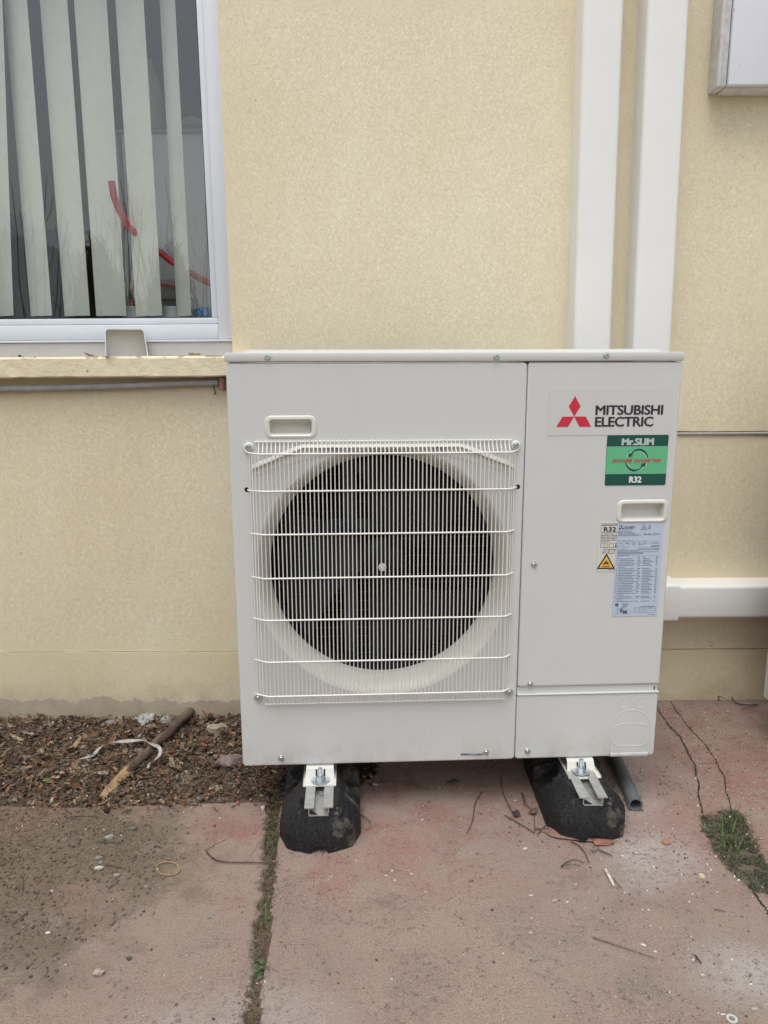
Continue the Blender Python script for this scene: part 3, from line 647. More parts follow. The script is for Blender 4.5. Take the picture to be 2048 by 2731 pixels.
e_ = WL(300, 352, 2.52); m = MB(); m.box((e_[0], 2.515, .3), (a_[0]-.010, 2.55, e_[2]-.004), .002); m.box((e_[0], 2.51, a_[2]+.002), (a2[0], 2.82, a_[2]+.010), .002); o = m.build('frame', flat('grey_cabinet_edge', (.45,.46,.46), .5), cab, 40); o.matrix_parent_inverse = CI
m = MB(); pts = [WL(297, 484, 2.275), WL(303, 520, 2.29), WL(318, 562, 2.31), WL(343, 604, 2.35), WL(385, 645, 2.375), WL(430, 676, 2.39), WL(455, 696, 2.395), WL(490, 718, 2.40), WL(520, 736, 2.41), WL(562, 756, 2.42), WL(640, 790, 2.43)]
m.tube(pts, .0098, 14, False); m.tube(pts[:2], .0072, 12, False); thing(m, 'hose', flat('red_rubber_hose', (.55, .03, .05), .4), 'red flexible hose curving up behind the window glass', 'hose')
def bucket(px, py, y, r, h, name, mat, label, cat):
    p = WL(px, py, y); m = MB(); m.lathe([(r*.85, -h), (r, 0), (r*1.05, .0), (r*1.05, .006), (r*.97, .006), (r*.82, -h+.003), (0, -h+.003)], 28, (p[0], p[1]+r, p[2])); return thing(m, name, mat, label, cat)
m_wpl = flat('white_tub_plastic', (.66, .7, .72), .4)
bucket(347, 822, 2.39, .036, .16, 'plastic_tub', m_wpl, 'white plastic tub on the inner sill under the red box', 'tub')
bucket(450, 822, 2.39, .036, .16, 'plastic_tub', m_wpl, 'white plastic tub on the inner sill, in the gap left of the narrowest blind slat', 'tub')
bucket(530, 828, 2.38, .055, .16, 'plastic_tub', m_wpl, 'wide white plastic tub beside the blue cloth inside the window', 'tub')
thing(wbx(344, 800, 372, 822, 2.44, .06, bev=.003), 'cardboard_box', flat('red_card', (.6, .03, .03), .5), 'small red box low behind the window glass', 'box')
m = wbx(346, 745, 470, 800, 2.45, .06, bev=.012); thing(m, 'appliance', flat('beige_plastic_case', (.42, .40, .36), .5), 'beige boxy appliance standing indoors under the hose', 'appliance')
m = MB(); m.tube([WL(425, 758, 2.443), WL(470, 766, 2.443)], .004, 8); thing(m, 'cable', flat('orange_cable', (.6, .13, .06), .5), 'short orange red cable across the beige indoor appliance', 'cable')
def blob(c, r, seed, amp=.25, sub_=3, mat=None, flatten=(1, 1, 1), name='stone', rot=0, freq=1.6):
    bm = bmesh.new(); bmesh.ops.create_icosphere(bm, subdivisions=sub_, radius=1)
    rr = random.Random(seed); planes = [(Vector((rr.gauss(0, 1), rr.gauss(0, 1), rr.gauss(0, 1))).normalized(), rr.uniform(.55, .85)) for _ in range(9)]
    off = Vector((rr.random()*9, rr.random()*9, rr.random()*9))
    from mathutils import noise as mn
    for v in bm.verts:
        p = v.co.copy()
        for nrm, dd in planes:
            k = p.dot(nrm)
            if k > dd: p -= nrm*(k-dd)*.85
        p *= 1+amp*mn.noise(v.co*freq+off)+amp*.35*mn.noise(v.co*5+off)
        v.co = Vector((p.x*r*flatten[0], p.y*r*flatten[1], p.z*r*flatten[2]))
    me = bpy.data.meshes.new(name); bm.to_mesh(me); bm.free()
    if r > .012: smooth(me, 28)
    o = link(name, me, None, mat); o.location = c; o.rotation_euler = (0, 0, rot); return o
def tg(o, label, cat, group=None):
    o['label'] = label; o['category'] = cat
    if group: o['group'] = group
    return o
tg(blob(WL(560, 835, 2.37), .045, 5, .3, 3, flat('blue_cloth', (.02, .13, .33), .8), (1.2, .8, .6), 'cloth'), 'crumpled blue cloth at the lower right corner inside the window', 'cloth')
tg(blob(WL(515, 298, 2.68), .095, 6, .2, 3, flat('dark_blue_fabric', (.03, .05, .07), .8), (1, .8, 1), 'fabric_bundle'), 'dark blue rounded bundle on top of the indoor cabinet', 'bundle')
tg(blob(WL(520, 338, 2.57), .046, 8, .35, 3, flat('crumpled_white_bag', (.45, .46, .44), .5), (1, .6, .75), 'plastic_bag'), 'crumpled pale plastic bag in front of the dark bundle on the cabinet', 'bag')
bt = MB(); p = WL(408, 350, 2.60); bt.lathe([(0, 0), (.04, 0), (.042, .01), (.042, .09), (.03, .15), (.012, .19), (.012, .21), (0, .21)], 20, tuple(p)); thing(bt, 'bottle', flat('milky_bottle_plastic', (.5, .5, .36), .4), 'pale tapering bottle on top of the indoor cabinet', 'bottle')

# ------------------------------------------------------------------ wall-mounted things
def trunk_mesh(w_, d_, L, r=.012, axis='Z'):
    sec = [(0, 0)]+[(w_*0+r-r*math.cos(a), -d_+r-r*math.sin(a)) for a in np.linspace(0, PI/2, 6)]+[(w_-r+r*math.sin(a), -d_+r-r*math.cos(a)) for a in np.linspace(0, PI/2, 6)]+[(w_, 0)]
    m = MB(); n = len(sec)
    if axis == 'Z': v = [(x, y, 0) for x, y in sec]+[(x, y, L) for x, y in sec]
    else: v = [(0, y, x) for x, y in sec]+[(L, y, x) for x, y in sec]
    m.add(v, [(i, i+1, i+1+n, i+n) for i in range(n-1)]+[tuple(range(n)), tuple(reversed(range(n, 2*n)))]); return m
def trunk(xb, xt, w_, label, dz=0):
    t = empty('pipe_trunking', (xb, YW, .392), (0, math.atan2(xt-xb, .876), 0), label=label, cat='trunking', group='tall cream trunkings rising behind the unit')
    lean = 0
    o = trunk_mesh(w_, .081, 1.524+dz, .011).build('lower_cover', m_trunk, t, 35); fixn(o)
    o = trunk_mesh(w_-.003, .0795, 1.2, .011).build('upper_cover', m_trunk, t, 35); o.location = (.0025, 0, 1.5255+dz); fixn(o)
    return t
l1 = .5054+(.5054-.4945)/.876*.668; trunk(l1, l1-.0109, .1005, 'cream plastic trunking rising from the unit, nearer to the window')
l2 = .6653+(.6653-.654)/.876*.668; trunk(l2, l2-.0113, .1035, 'cream plastic trunking rising from the unit, nearer to the white wooden box', .6)
ht = empty('pipe_trunking', (.80, YW, .289), label='horizontal cream trunking low on the wall right of the unit', cat='trunking')
o = trunk_mesh(.1, .081, 2.33, .011, 'X').build('cover', m_trunk, ht, 35); o.location = (-.33, 0, 0); fixn(o)
o = trunk_mesh(.112, .088, .062, .009, 'X').build('coupling', m_trunk, ht, 35); o.location = (-.025, 0, -.006); fixn(o)
# white painted wooden boxing top right
def oldpaint():
    m = Mt('flaking_white_wood_paint', (.8, .8, .82), .55); n = m.noise(30, 6, .75, vec=m.mapped((1.5, 1, .35))); n2 = m.noise(7, 4, .6)
    c = m.mix(m.ramp(n2, (.3, 0), (.8, .5)), (.82, .85, .92), (.75, .78, .85)); c = m.mix(m.ramp(n, (.62, 0), (.68, .8)), c, (.25, .23, .2)); m.color(c); m.bump(n, .4, .002); return m.m
m_old = oldpaint(); m_old2 = mottled('weathered_grey_white_edge', (.76, .76, .75), (.58, .57, .55), 40, .8, .6)
wb = empty('wooden_boxing', (.848, YW, 1.706), label='white flaking painted wooden box on the wall above right', cat='wall box')
def wbp(name, a_, b_, mat, bev=.003): m = MB(); m.box(a_, b_, bev); return m.build(name, mat, wb, 40)
wbp('side_board', (0, -.066, .004), (.022, -.002, 1.2), m_old2); wbp('batten', (-.004, -.072, .002), (.006, -.052, 1.2), m_old2)
wbp('front_board', (.0235, -.074, .004), (.150, -.056, 1.2), m_old); wbp('front_board', (.1535, -.075, .004), (.55, -.056, 1.2), m_old)
wbp('bottom_board', (.024, -.055, .0), (.55, -.002, .014), m_old2)
# conduit below the sill
m = MB(); pts = [WL(x, y, YW-.016) for x, y in ((-900, 1062), (-300, 1046), (0, 1036.5), (150, 1034), (300, 1030), (430, 1025), (500, 1022), (562, 1020.5), (583, 1020))]
m.tube(pts, .0088, 14); thing(m, 'conduit', mottled('grey_painted_conduit', (.34, .34, .33), (.46, .47, .47), 25, .55, .2), 'grey sagging conduit running along the wall under the window sill', 'conduit')
m = MB(); p0 = WL(583, 1007, YW-.03); p1 = WL(597, 1041, YW-.03); m.box((p0[0], YW-.032, p1[2]), (p1[0], YW-.001, p0[2]), .003)
thing(m, 'brick_shim', mottled('rusty_pink_flakes', (.52, .30, .22), (.16, .07, .045), 130, .9, .6), 'flaky rust and pink brick shim at the conduit end beside the unit', 'brick shim')
m = MB(); m.tube([WL(569, 1030, YW), WL(572, 1040, YW-.012), WL(574, 1051, YW-.016)], .0016, 6); m.tube([WL(573.6, 1049, YW-.016), WL(574.4, 1052, YW-.016)], .003, 8)
thing(m, 'nail', flat('rusty_nail', (.09, .06, .05), .7), 'bent rusty nail in the wall under the conduit end', 'nail')
# offcut of trunking on the sill
def offcut():
    L = .05; W_, H_ = .104, .074; t = .0028; r = .012
    def ring(ins): 
        pts = [(-W_/2+ins-(.003), 0)]+[(-W_/2+r-(r-ins)*math.cos(a), H_-r+(r-ins)*math.sin(a)) for a in np.linspace(0, PI/2, 7)]+[(W_/2-r+(r-ins)*math.sin(a), H_-r+(r-ins)*math.cos(a)) for a in np.linspace(0, PI/2, 7)]+[(W_/2-ins+.006, 0)]
        return pts
    o_, i_ = ring(0), ring(t); n = len(o_); m = MB()
    v = [(x, 0, z) for x, z in o_]+[(x, L, z) for x, z in o_]+[(x, 0, z) for x, z in i_]+[(x, L-.001, z) for x, z in i_]
    f = [(i, i+1, i+1+n, i+n) for i in range(n-1)]+[(i+2*n, i+3*n, i+1+3*n, i+1+2*n) for i in range(n-1)]+[(i, i+2*n, i+1+2*n, i+1) for i in range(n-1)]
    f += [tuple(range(3*n, 4*n)), (0, n, 3*n, 2*n), (n-1, 3*n-1, 4*n-1, 2*n-1)]; m.add(v, f); return m
oc = thing(offcut(), 'trunking_offcut', m_trunk, 'open-ended cream plastic trunking offcut standing on the window sill', 'trunking offcut', 35)
pz = WL(338, 952, YW-.045); oc.location = (pz[0], YW-.047, 1.0462); oc.rotation_euler = (0, 0, R_(18)); fixn(oc)
# bits on the sill
def chipo(loc, size, col, name, label, cat, rz=.3, group=None):
    m = MB(); v, f = CB; m.add([tuple(np.array(p)*np.array(size)) for p in v], [tuple(q) for q in f]); o = m.build(name, mottled(name+'_mat', col, tuple(x*.6 for x in col), 200), None); o.location = loc; o.rotation_euler = (0, 0, rz); return tg(o, label, cat, group)
def leafo(loc, L, w_, col, name, label, cat, rot=(0, 0, 0), curl=.6, mat=None):
    bv, bf = leaf_base(9, curl, .35); m = MB(); m.add([(p[0]*L, p[1]*w_, p[2]*L*.6) for p in bv], [tuple(q) for q in bf]); o = m.build(name, mat or mottled('dry_'+name+'%d' % len(bpy.data.materials), col, tuple(x*.55 for x in col), 120), None, 60)
    sm = o.modifiers.new('t', 'SOLIDIFY'); sm.thickness = .0006; o.location = loc; o.rotation_euler = rot; return tg(o, label, cat)
def on_sill(px): q = WL(px, 950, YW-.035); return Vector((q[0], YW-.035, 1.0465))
leafo(on_sill(237)+Vector((0, 0, .004)), .026, .012, (.20, .09, .05), 'dry_leaf', 'curled brown dry leaf on the sill left of the trunking offcut', 'leaf', (.2, .3, .4))
chipo(on_sill(525)+Vector((0, 0, .003)), (.022, .012, .006), (.45, .30, .18), 'wood_chip', 'light brown wood chip at the right end of the sill', 'wood chip')
chipo(on_sill(508)+Vector((0, .01, .004)), (.016, .006, .008), (.35, .36, .37), 'metal_scrap', 'small grey metal scrap beside the wood chip on the sill', 'metal scrap', .9)
chipo(on_sill(53)+Vector((0, 0, .002)), (.008, .006, .005), (.03, .03, .03), 'pebble', 'tiny black crumb on the sill at the left edge', 'crumb', .1)

# ------------------------------------------------------------------ outdoor unit
def matU(x, y, z, ya, ro):
    ux = Vector((math.cos(ya)*math.cos(ro), math.sin(ya)*math.cos(ro), -math.sin(ro)))
    uz = Vector((math.sin(ro)*math.cos(ya), math.sin(ro)*math.sin(ya), math.cos(ro))); uy = uz.cross(ux)
    m = Matrix.Identity(4)
    for i in range(3): m[i][0] = ux[i]; m[i][1] = uy[i]; m[i][2] = uz[i]; m[i][3] = (x, y, z)[i]
    return m
AC = link('outdoor_unit', None, label='large ivory outdoor air conditioner unit with a round fan behind a wire guard', cat='air conditioner')
AC.matrix_world = matU(-.33223, 1.55456, CH-.89342, R_(2.889), R_(.216))
def part(mb, name, mat, parent=AC, sm=35, fix=False, **k):
    o = mb.build(name, mat, parent, sm, **k)
    return fixn(o) if fix else o
HX, HZ, HR = .3220, .4505, .2505
def flare_r(a): return .2795-.0035*math.sin(a)   # smaller at the top
NF = 128; fl = [(HX+flare_r(2*PI*i/NF)*math.cos(2*PI*i/NF), HZ+flare_r(2*PI*i/NF)*math.sin(2*PI*i/NF)) for i in range(NF)]
HL = (.0765, .7446, .1822, .7895); HRr = (.8278, .5552, .9400, .6040)
def hopen(b): return rrect(b[0]+.0098, b[1]+.0062, b[2]-.0098, b[3]-.0085, .006, 4)
m = MB(); lp = rrect(.0005, 0, .6220, .8975, .009, 5)
plate(m, lp, 0, .03, .0045, [fl, hopen(HL)]); fp = part(m, 'front_panel', m_unit)
# flared inlet ring
m = MB(); K = 12; V = []
for k in range(K+1):
    q = k/K; yy = .052*(q**1.55); rr_ = 1-(1-q)**1.35
    for i in range(NF):
        t = 2*PI*i/NF; ro = flare_r(t); r = ro-(ro-HR)*rr_; V.append((HX+r*math.cos(t), yy, HZ+r*math.sin(t)))
for i in range(NF): t = 2*PI*i/NF; V.append((HX+HR*math.cos(t), .062, HZ+HR*math.sin(t)))
for i in range(NF): t = 2*PI*i/NF; V.append((HX+(HR+.004)*math.cos(t), .062, HZ+(HR+.004)*math.sin(t)))
m.add(V, [(k*NF+i, k*NF+(i+1) % NF, (k+1)*NF+(i+1) % NF, (k+1)*NF+i) for k in range(K+2) for i in range(NF)])
fr_ = part(m, 'fan_ring', m_unitp, fp)
m = MB(); m.lathe([(HR+.0045, -.063), (HR-.0005, -.063), (HR-.0005, -.12), (HR+.01, -.14)], 96, (0, 0, 0)); 
for i, v in enumerate(m.v): m.v[i] = (HX+v[0], -v[2], HZ+v[1])
part(m, 'shroud', m_dark, fp)
# pressed brow above the ring
m = MB(); BP = [(.046, .6860), (.153, .7305), (.484, .7302), (.598, .6850)]; V = []
for x, z in BP: V += [(x, -.0002, z+.0030), (x, -.0065, z-.0035), (x, -.0075, z-.0065), (x, .001, z-.0085)]
m.add(V, [(i*4+k, (i+1)*4+k, (i+1)*4+k+1, i*4+k+1) for i in range(3) for k in range(3)]+[(0, 1, 2, 3), (15, 14, 13, 12)]); part(m, 'brow', m_unitp, fp, 20, True)
for s_ in (0, 1):
    m = MB(); q = [(.050, .675), (.050, .6665), (.11, .6865), (.19, .7065), (.19, .719), (.153, .719)]
    if s_: q = [(.6435-x, z-.001) for x, z in q][::-1]
    plate(m, q, -.0012, .0, .0); part(m, 'brow_flange', m_unitp, fp, 20, True)
for sx in (.217, .437):
    m = MB(); m.add([(sx-.010, -.0085, .7208), (sx, -.0085, .7258), (sx+.010, -.0085, .7208), (sx-.010, -.001, .7195), (sx, -.001, .7245), (sx+.010, -.001, .7195)], [(0, 1, 2), (0, 1, 4, 3), (1, 2, 5, 4)]); part(m, 'drain_slot', m_zinc_d, fp)
# service panel + lower cover
m = MB(); plate(m, rrect(.6232, .1775, .9500, .8975, .005, 4), 0, .03, .0045, [hopen(HRr)]); sp_ = part(m, 'service_panel', m_unit)
m = MB(); plate(m, [(.6235, .1570), (.9465, .1570), (.9465, .1765), (.6235, .1765)], .005, .03); part(m, 'recessed_strip', m_unit)
m = MB(); m.box((.9392, .0035, .163), (.9412, .006, .1705)); part(m, 'slot', m_dark)
m = MB(); plate(m, rrect(.6230, 0, .9492, .1570, .007, 4), .0012, .03, .004); m.box((.6240, -.0015, .1572), (.9500, .012, .1602), .0012); cv = part(m, 'valve_cover', m_unit)
m = MB()
def ring(loop, r=.00065, closed=True, y=.0011):
    pts = [(x, y, z) for x, z in loop]; 
    if closed: pts = pts+[pts[0], pts[1]]
    m.tube(pts, r, 6, not closed)
ring(circ(.8700, .1336, .0140, 32)); ring(circ(.9095, .1336, .0140, 32)); ring(rrect(.8440, .0255, .9352, .0805, .0245, 8))
arc = [(.8896+.0455*math.cos(R_(a)), .070+.0455*math.sin(R_(a))) for a in range(0, 181, 6)]; ring([(.9355, .0005)]+arc+[(.8435, .0005)], closed=False)
m.box((.8445, -.0006, .0006), (.9360, .002, .0085), .0008); part(m, 'knockout_outline', m_unit, cv)
for xx in (.8438, .9366):
    m = MB(); m.box((xx-.0005, .0002, .0004), (xx+.0005, .004, .009)); part(m, 'tab_gap', m_dark, cv)
# handles
for b in (HL, HRr):
    m = MB(); ol = rrect(*b, .0135, 6); op = hopen(b); il = rrect(b[0]+.0095, b[1]+.006, b[2]-.0095, b[3]-.008, .006, 6); n = len(ol)
    R0 = [(x, -.0003, z) for x, z in inset_loop(ol, -.0012)]; R1 = [(x, -.0028, z) for x, z in inset_loop(ol, .0012)]; R2 = [(x, -.0034, z) for x, z in inset_loop(il, -.0022)]; R3 = [(x, -.0016, z) for x, z in il]
    cz = b[1]+.012; R4 = [(x, .018, z if z > cz else z+.003) for x, z in inset_loop(il, .0015)]; R5 = [(x, .024, (z-.006 if z > cz else z+.012)) for x, z in inset_loop(il, .005)]
    m.add(R0+R1+R2+R3+R4+R5, [(k*n+i, k*n+(i+1) % n, (k+1)*n+(i+1) % n, (k+1)*n+i) for k in range(5) for i in range(n)]+[tuple(5*n+i for i in range(n))])
    part(m, 'handle', m_unitp, fp if b is HL else sp_, 30, True)
# lid, casing
m = MB(); m.box((-.0012, -.0035, .8995), (.9512, .333, .9180), .003); lid = part(m, 'lid', m_lid)
m = MB(); lo_ = rrect(.026, .024, .924, .305, .02, 5); hi_ = rrect(.036, .036, .914, .295, .02, 5); n = len(lo_)
m.add([(x, y, .9178) for x, y in lo_]+[(x, y, .9245) for x, y in hi_], [(i, (i+1) % n, (i+1) % n+n, i+n) for i in range(n)]+[tuple(range(n, 2*n))]); part(m, 'raised_top', m_lid, lid)
m = MB(); t = .0015
for a_, b_ in (((.0015, .0305, .001), (.004, .330, .899)), ((.9465, .0305, .001), (.9490, .330, .899)), ((.0045, .0305, .001), (.9460, .3285, .0035)), ((.6260, .0305, .004), (.9460, .3265, .8985))): m.box(a_, b_)
part(m, 'casing', m_unit)
m = MB(); m.box((.0045, .031, .0040), (.0065, .325, .8975)); m.box((.007, .031, .8955), (.6240, .325, .8975)); m.box((.007, .031, .0040), (.6240, .325, .006)); m.box((.6225, .031, .0065), (.6245, .325, .895)); part(m, 'inner_lining', m_dark)
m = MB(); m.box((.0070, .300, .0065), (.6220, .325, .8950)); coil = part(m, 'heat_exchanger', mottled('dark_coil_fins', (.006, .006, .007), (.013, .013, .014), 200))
m = MB()
for i in range(36): z = .03+i*.0238; m.tube([(.01, .297, z), (.615, .297, z)], .0011, 5)
for i in range(13): x = .05+i*.045; m.tube([(x, .2945, .02), (x, .2945, .88)], .0008, 4)
part(m, 'coil_guard', flat('grey_guard_wire', (.14, .145, .15), .5), coil)
m = MB(); m.box((.232, .20, .02), (.262, .215, .88)); m.box((.300, .20, .02), (.330, .215, .88)); m.box((.20, .196, .50), (.37, .1995, .53)); m.box((.20, .196, .40), (.37, .1995, .43)); part(m, 'motor_bracket', flat('dark_blue_grey_bracket', (.055, .068, .085), .4), AC)
m = MB(); m.lathe([(0, -.13), (.05, -.13), (.05, -.195), (0, -.195)], 32)
for i, v in enumerate(m.v): m.v[i] = (HX+v[0], -v[2], HZ+v[1])
part(m, 'motor', m_dark)
fan = link('fan', None, AC); fan.location = (HX, .100, HZ)
m = MB(); m.lathe([(0, .018), (.02, .018), (.048, .008), (.055, 0), (.055, -.04), (0, -.04)], 40)
for i, v in enumerate(m.v): m.v[i] = (v[0], -v[2], v[1])
part(m, 'hub', m_fan, fan)
bl0 = None
for q in range(3):
    if bl0 is None:
        m = MB(); NR, NA = 12, 14; V = []
        for i in range(NR):
            r = .05+.190*i/(NR-1); s = i/(NR-1)
            for j in range(NA):
                u = j/(NA-1); a = R_(-20+18*s)+u*R_(62+22*s-10*s*s); V.append((r*math.cos(a), .028-.06*u+.012*math.sin(PI*u)*s, r*math.sin(a)))
        m.add(V, [(i*NA+j, i*NA+j+1, (i+1)*NA+j+1, (i+1)*NA+j) for i in range(NR-1) for j in range(NA-1)])
        bl0 = part(m, 'blade', m_fan, fan, 60); b_ = bl0
    else: b_ = bl0.copy(); COL.objects.link(b_); b_.parent = fan
    b_.rotation_euler = (0, R_(-35-120*q), 0)
m = MB(); m.lathe([(0, .031), (.0045, .031), (.0052, .028), (.0052, .0225), (.0085, .0225), (.0095, .021), (.0095, .0185), (0, .0185)], 24)
for i, v in enumerate(m.v): m.v[i] = (v[0]+.000, -v[2], v[1]-.010)
part(m, 'shaft_nut', flat('bright_nut', (.75,.75,.72), .3), fan)
# wire guard
guard = link('fan_guard', None, AC); P = .021
RZ = [.7128, .6349, .5425, .4468, .3533, .2578, .1780]
def hrow(z, k):
    xl, xr, e0, e1 = .0635, .5885, .0385, .6035
    pts = [(xl+.006, -P, z), (xr-.006, -P, z), (xr, -P+.002, z), (e1, -.003, z)]; L = [(e0, -.003, z), (xl, -P+.002, z)]
    if k == 0: L = [(.0335, -.004, .7300), (.0330, -.004, .7215), (.0365, -.004, .7160), (.0450, -.009, z+.001), (xl, -P+.002, z)]; pts = pts[:-1]+[(.5985, -.009, z+.001), (.6065, -.004, .7160), (.6095, -.004, .7215), (.6090, -.004, .7300)]
    if k == 1: L = [(.0335, .004, z+.001), (.0385, -.003, z), (xl, -P+.002, z)]; pts = pts+[(.6095, .004, z+.001)]
    if k == 6: L = [(.0415, -.004, .1700), (.0370, -.004, .1755), (.0390, -.006, z), (xl, -P+.002, z)]; pts = pts[:-1]+[(.6030, -.006, z), (.6065, -.004, .1755), (.6035, -.004, .1700)]
    return L+pts
for k, z in enumerate(RZ):
    m = MB(); m.tube(hrow(z, k), .00195, 8); part(m, 'horizontal_wire', m_wire, guard, 60)
m = MB(); m.tube([(.0540, -.0035, .7370), (.5915, -.0035, .7370)], .0018, 8); part(m, 'top_rail', m_wire, guard, 60)
m = MB(); m.tube([(.0560, -.0045, .1525), (.5930, -.0045, .1525)], .0018, 8); part(m, 'bottom_rail', m_wire, guard, 60)
for i in range(61):
    x = .0625+i*.00873; m = MB(); y = -P+.0028
    m.tube([(x, -.0062, .7418), (x, -.0062, .7310), (x, -.0085, .7260), (x, y-.001, .7150), (x, y, .7090), (x, y, .1810), (x, y+.002, .1750), (x, -.0085, .1620), (x, -.0068, .1570), (x, -.0068, .1515)], .00125, 6); part(m, 'vertical_wire', m_wire, guard, 60)
for x, y in ((.0425, -.0065), (.0480, -.0105), (.0545, -.0145), (.5995, -.0065), (.5940, -.0105), (.5880+.0005, -.0150)):
    m = MB(); m.tube([(x, y, .7128), (x, y, .1780)], .00125, 6); part(m, 'vertical_wire', m_wire, guard, 60)
for xx in (.0335, .6095):
    m = MB(); m.lathe([(0, .0006), (.0048, .0006), (.0052, 0)], 20)
    for i, v in enumerate(m.v): m.v[i] = (xx+v[0]*.9, -.0004-v[2]*0, .6362+v[1])
    part(m, 'wire_hole', m_dark, fp)
# screws
m = MB(); m.lathe([(0, .0012), (.0017, .0012), (.0028, .0042), (.0040, .0042), (.0045, .0036), (.0046, .0016), (.0064, .0014), (.0070, .0004), (.0070, 0)], 24)
for i, v in enumerate(m.v): m.v[i] = (v[0], -v[2], v[1])
scm = m.mesh('screw'); smooth(scm, 30); scm.materials.append(m_zinc)
for k, (x, z, y) in enumerate([(.0864, .9087, -.0035), (.5553, .9087, -.0035), (.7852, .9105, -.0035), (.0877, .0186, 0), (.5557, .0200, 0), (.652, .1843, 0), (.6516, .0193, .0012), (.6505, .4632, 0), (.0409, .7261, -.0055), (.6018, .7256, -.0055), (.0415, .1691, -.0055), (.6038, .1689, -.0055)]):
    par = AC if z > .9 else (cv if k == 6 else fp if x < .62 else sp_)
    o = link('screw', scm, par); o.location = (x, y, z); o.rotation_euler = (0, R_(k*37), 0)
    if k >= 8:
        o.parent = guard; m = MB(); m.lathe([(0, .0052), (.0078, .0052), (.0092, .0040), (.0092, 0)], 24)
        for i, v in enumerate(m.v): m.v[i] = (x+v[0], -v[2], z+v[1])
        part(m, 'grommet', m_wire if k < 10 else m_zinc, guard)
# text
FONT = {}
def text_mesh(txt, bold=0.0, shear=0.0, space=1.0):
    cu = bpy.data.curves.new('t', 'FONT'); cu.body = txt; cu.offset = bold; cu.shear = shear; cu.space_character = space; cu.resolution_u = 3
    o = bpy.data.objects.new('t', cu); COL.objects.link(o); dg = bpy.context.evaluated_depsgraph_get(); dg.update()
    me = bpy.data.meshes.new_from_object(o.evaluated_get(dg)); bpy.data.objects.remove(o); bpy.data.curves.remove(cu); return me
class Lbl:
    """collects flat marks of one colour on a sticker, at depth y"""
    def __init__(s, y): s.y = y; s.m = MB()
    def rect(s, x0, z0, x1, z1): s.m.add([(x0, s.y, z0), (x1, s.y, z0), (x1, s.y, z1), (x0, s.y, z1)], [(0, 1, 2, 3)])
    def poly(s, pts): s.m.add([(x, s.y, z) for x, z in pts], [tuple(range(len(pts)))])
    def tri(s, pts):
        t = tessellate_polygon([[Vector((x, z, 0)) for x, z in pts]]); s.m.add([(x, s.y, z) for x, z in pts], t)
    def line(s, pts, w_, closed=False):
        pts = list(pts)+([pts[0]] if closed else [])
        for (x0, z0), (x1, z1) in zip(pts[:-1], pts[1:]):
            d = Vector((x1-x0, z1-z0)); L = d.length
            if L < 1e-7: continue
            d /= L; n = Vector((-d.y, d.x))*w_/2; e = d*w_*.4
            s.poly([(x0-n.x-e.x, z0-n.y-e.y), (x1-n.x+e.x, z1-n.y+e.y), (x1+n.x+e.x, z1+n.y+e.y), (x0+n.x-e.x, z0+n.y-e.y)])
    def text(s, txt, x0, z0, x1, z1, bold=0.0, shear=0.0, space=1.0, grow=0.0, heavy=0.0):
        me = text_mesh(txt, bold, shear, space); v = [tuple(p.co) for p in me.vertices]
        if not v: return
        ax, bx_ = min(p[0] for p in v), max(p[0] for p in v); ay, by_ = min(p[1] for p in v), max(p[1] for p in v)
        x0 -= grow; x1 += grow; z0 -= grow; z1 += grow
        hh = (z1-z0)*heavy; x0 += hh; x1 -= hh; z0 += hh*.6; z1 -= hh*.6
        for q, (dx, dz) in enumerate(((0, 0), (1, 0), (-1, 0), (0, .6), (0, -.6)) if heavy else ((0, 0),)):
            s.m.add([(x0+dx*hh+(p[0]-ax)/(bx_-ax)*(x1-x0), s.y-q*.00002, z0+dz*hh+(p[1]-ay)/(by_-ay)*(z1-z0)) for p in v], [tuple(p.vertices) for p in me.polygons])
        bpy.data.meshes.remove(me)
    def words(s, x0, x1, z, h, seed=0):
        rr = random.Random(seed); x = x0
        while x < x1-.0008:
            w_ = min(rr.uniform(.0018, .0062), x1-x); s.rect(x, z-h/2*rr.uniform(.7, 1), x+w_, z+h/2*rr.uniform(.6, 1)); x += w_+.0006
    def done(s, name, mat, parent): return s.m.build(name, mat, parent)
ink = flat('black_print', (.018, .018, .028), .5); inkg = flat('grey_print', (.09, .10, .13), .5); red = flat('red_print', (.56, .022, .045), .45)
dgreen = flat('dark_green_print', (.004, .075, .058), .35); lgreen = flat('light_green_print', (.115, .46, .235), .35); paper = flat('white_print', (.72, .74, .72), .4)
def sticker(name, loop, y, mat, label=None, parent=None):
    m = MB(); plate(m, loop, y, -.0001, 0); return part(m, name, mat, parent or sp_, 30, label=label)
lg = sticker('logo_sticker', rrect(.6688, .7452, .9325, .8412, .002, 3), -.0007, flat('clear_warm_sticker', (.585, .588, .572), .3))
e = Lbl(-.0012); sR = .0248; cx, cz = .7242, .7848; h3 = sR*math.sqrt(3)/2
e.poly([(cx, cz), (cx+sR/2, cz+h3), (cx, cz+2*h3), (cx-sR/2, cz+h3)]); e.poly([(cx, cz), (cx-sR, cz), (cx-1.5*sR, cz-h3), (cx-.5*sR, cz-h3)]); e.poly([(cx, cz), (cx+.5*sR, cz-h3), (cx+1.5*sR, cz-h3), (cx+sR, cz)]); e.done('emblem', red, lg)
e = Lbl(-.0012); e.text('MITSUBISHI', .7690, .7876, .9142, .8084, .0, 0, .95, heavy=.045); e.text('ELECTRIC', .7690, .7629, .8948, .7840, .0, 0, .95, heavy=.045); e.done('lettering', ink, lg)
gs = sticker('green_sticker', rrect(.7975, .6370, .9302, .7449, .0035, 4), -.0010, dgreen)
e = Lbl(-.0014); e.rect(.7978, .6620, .9299, .7208); e.done('light_band', lgreen, gs)
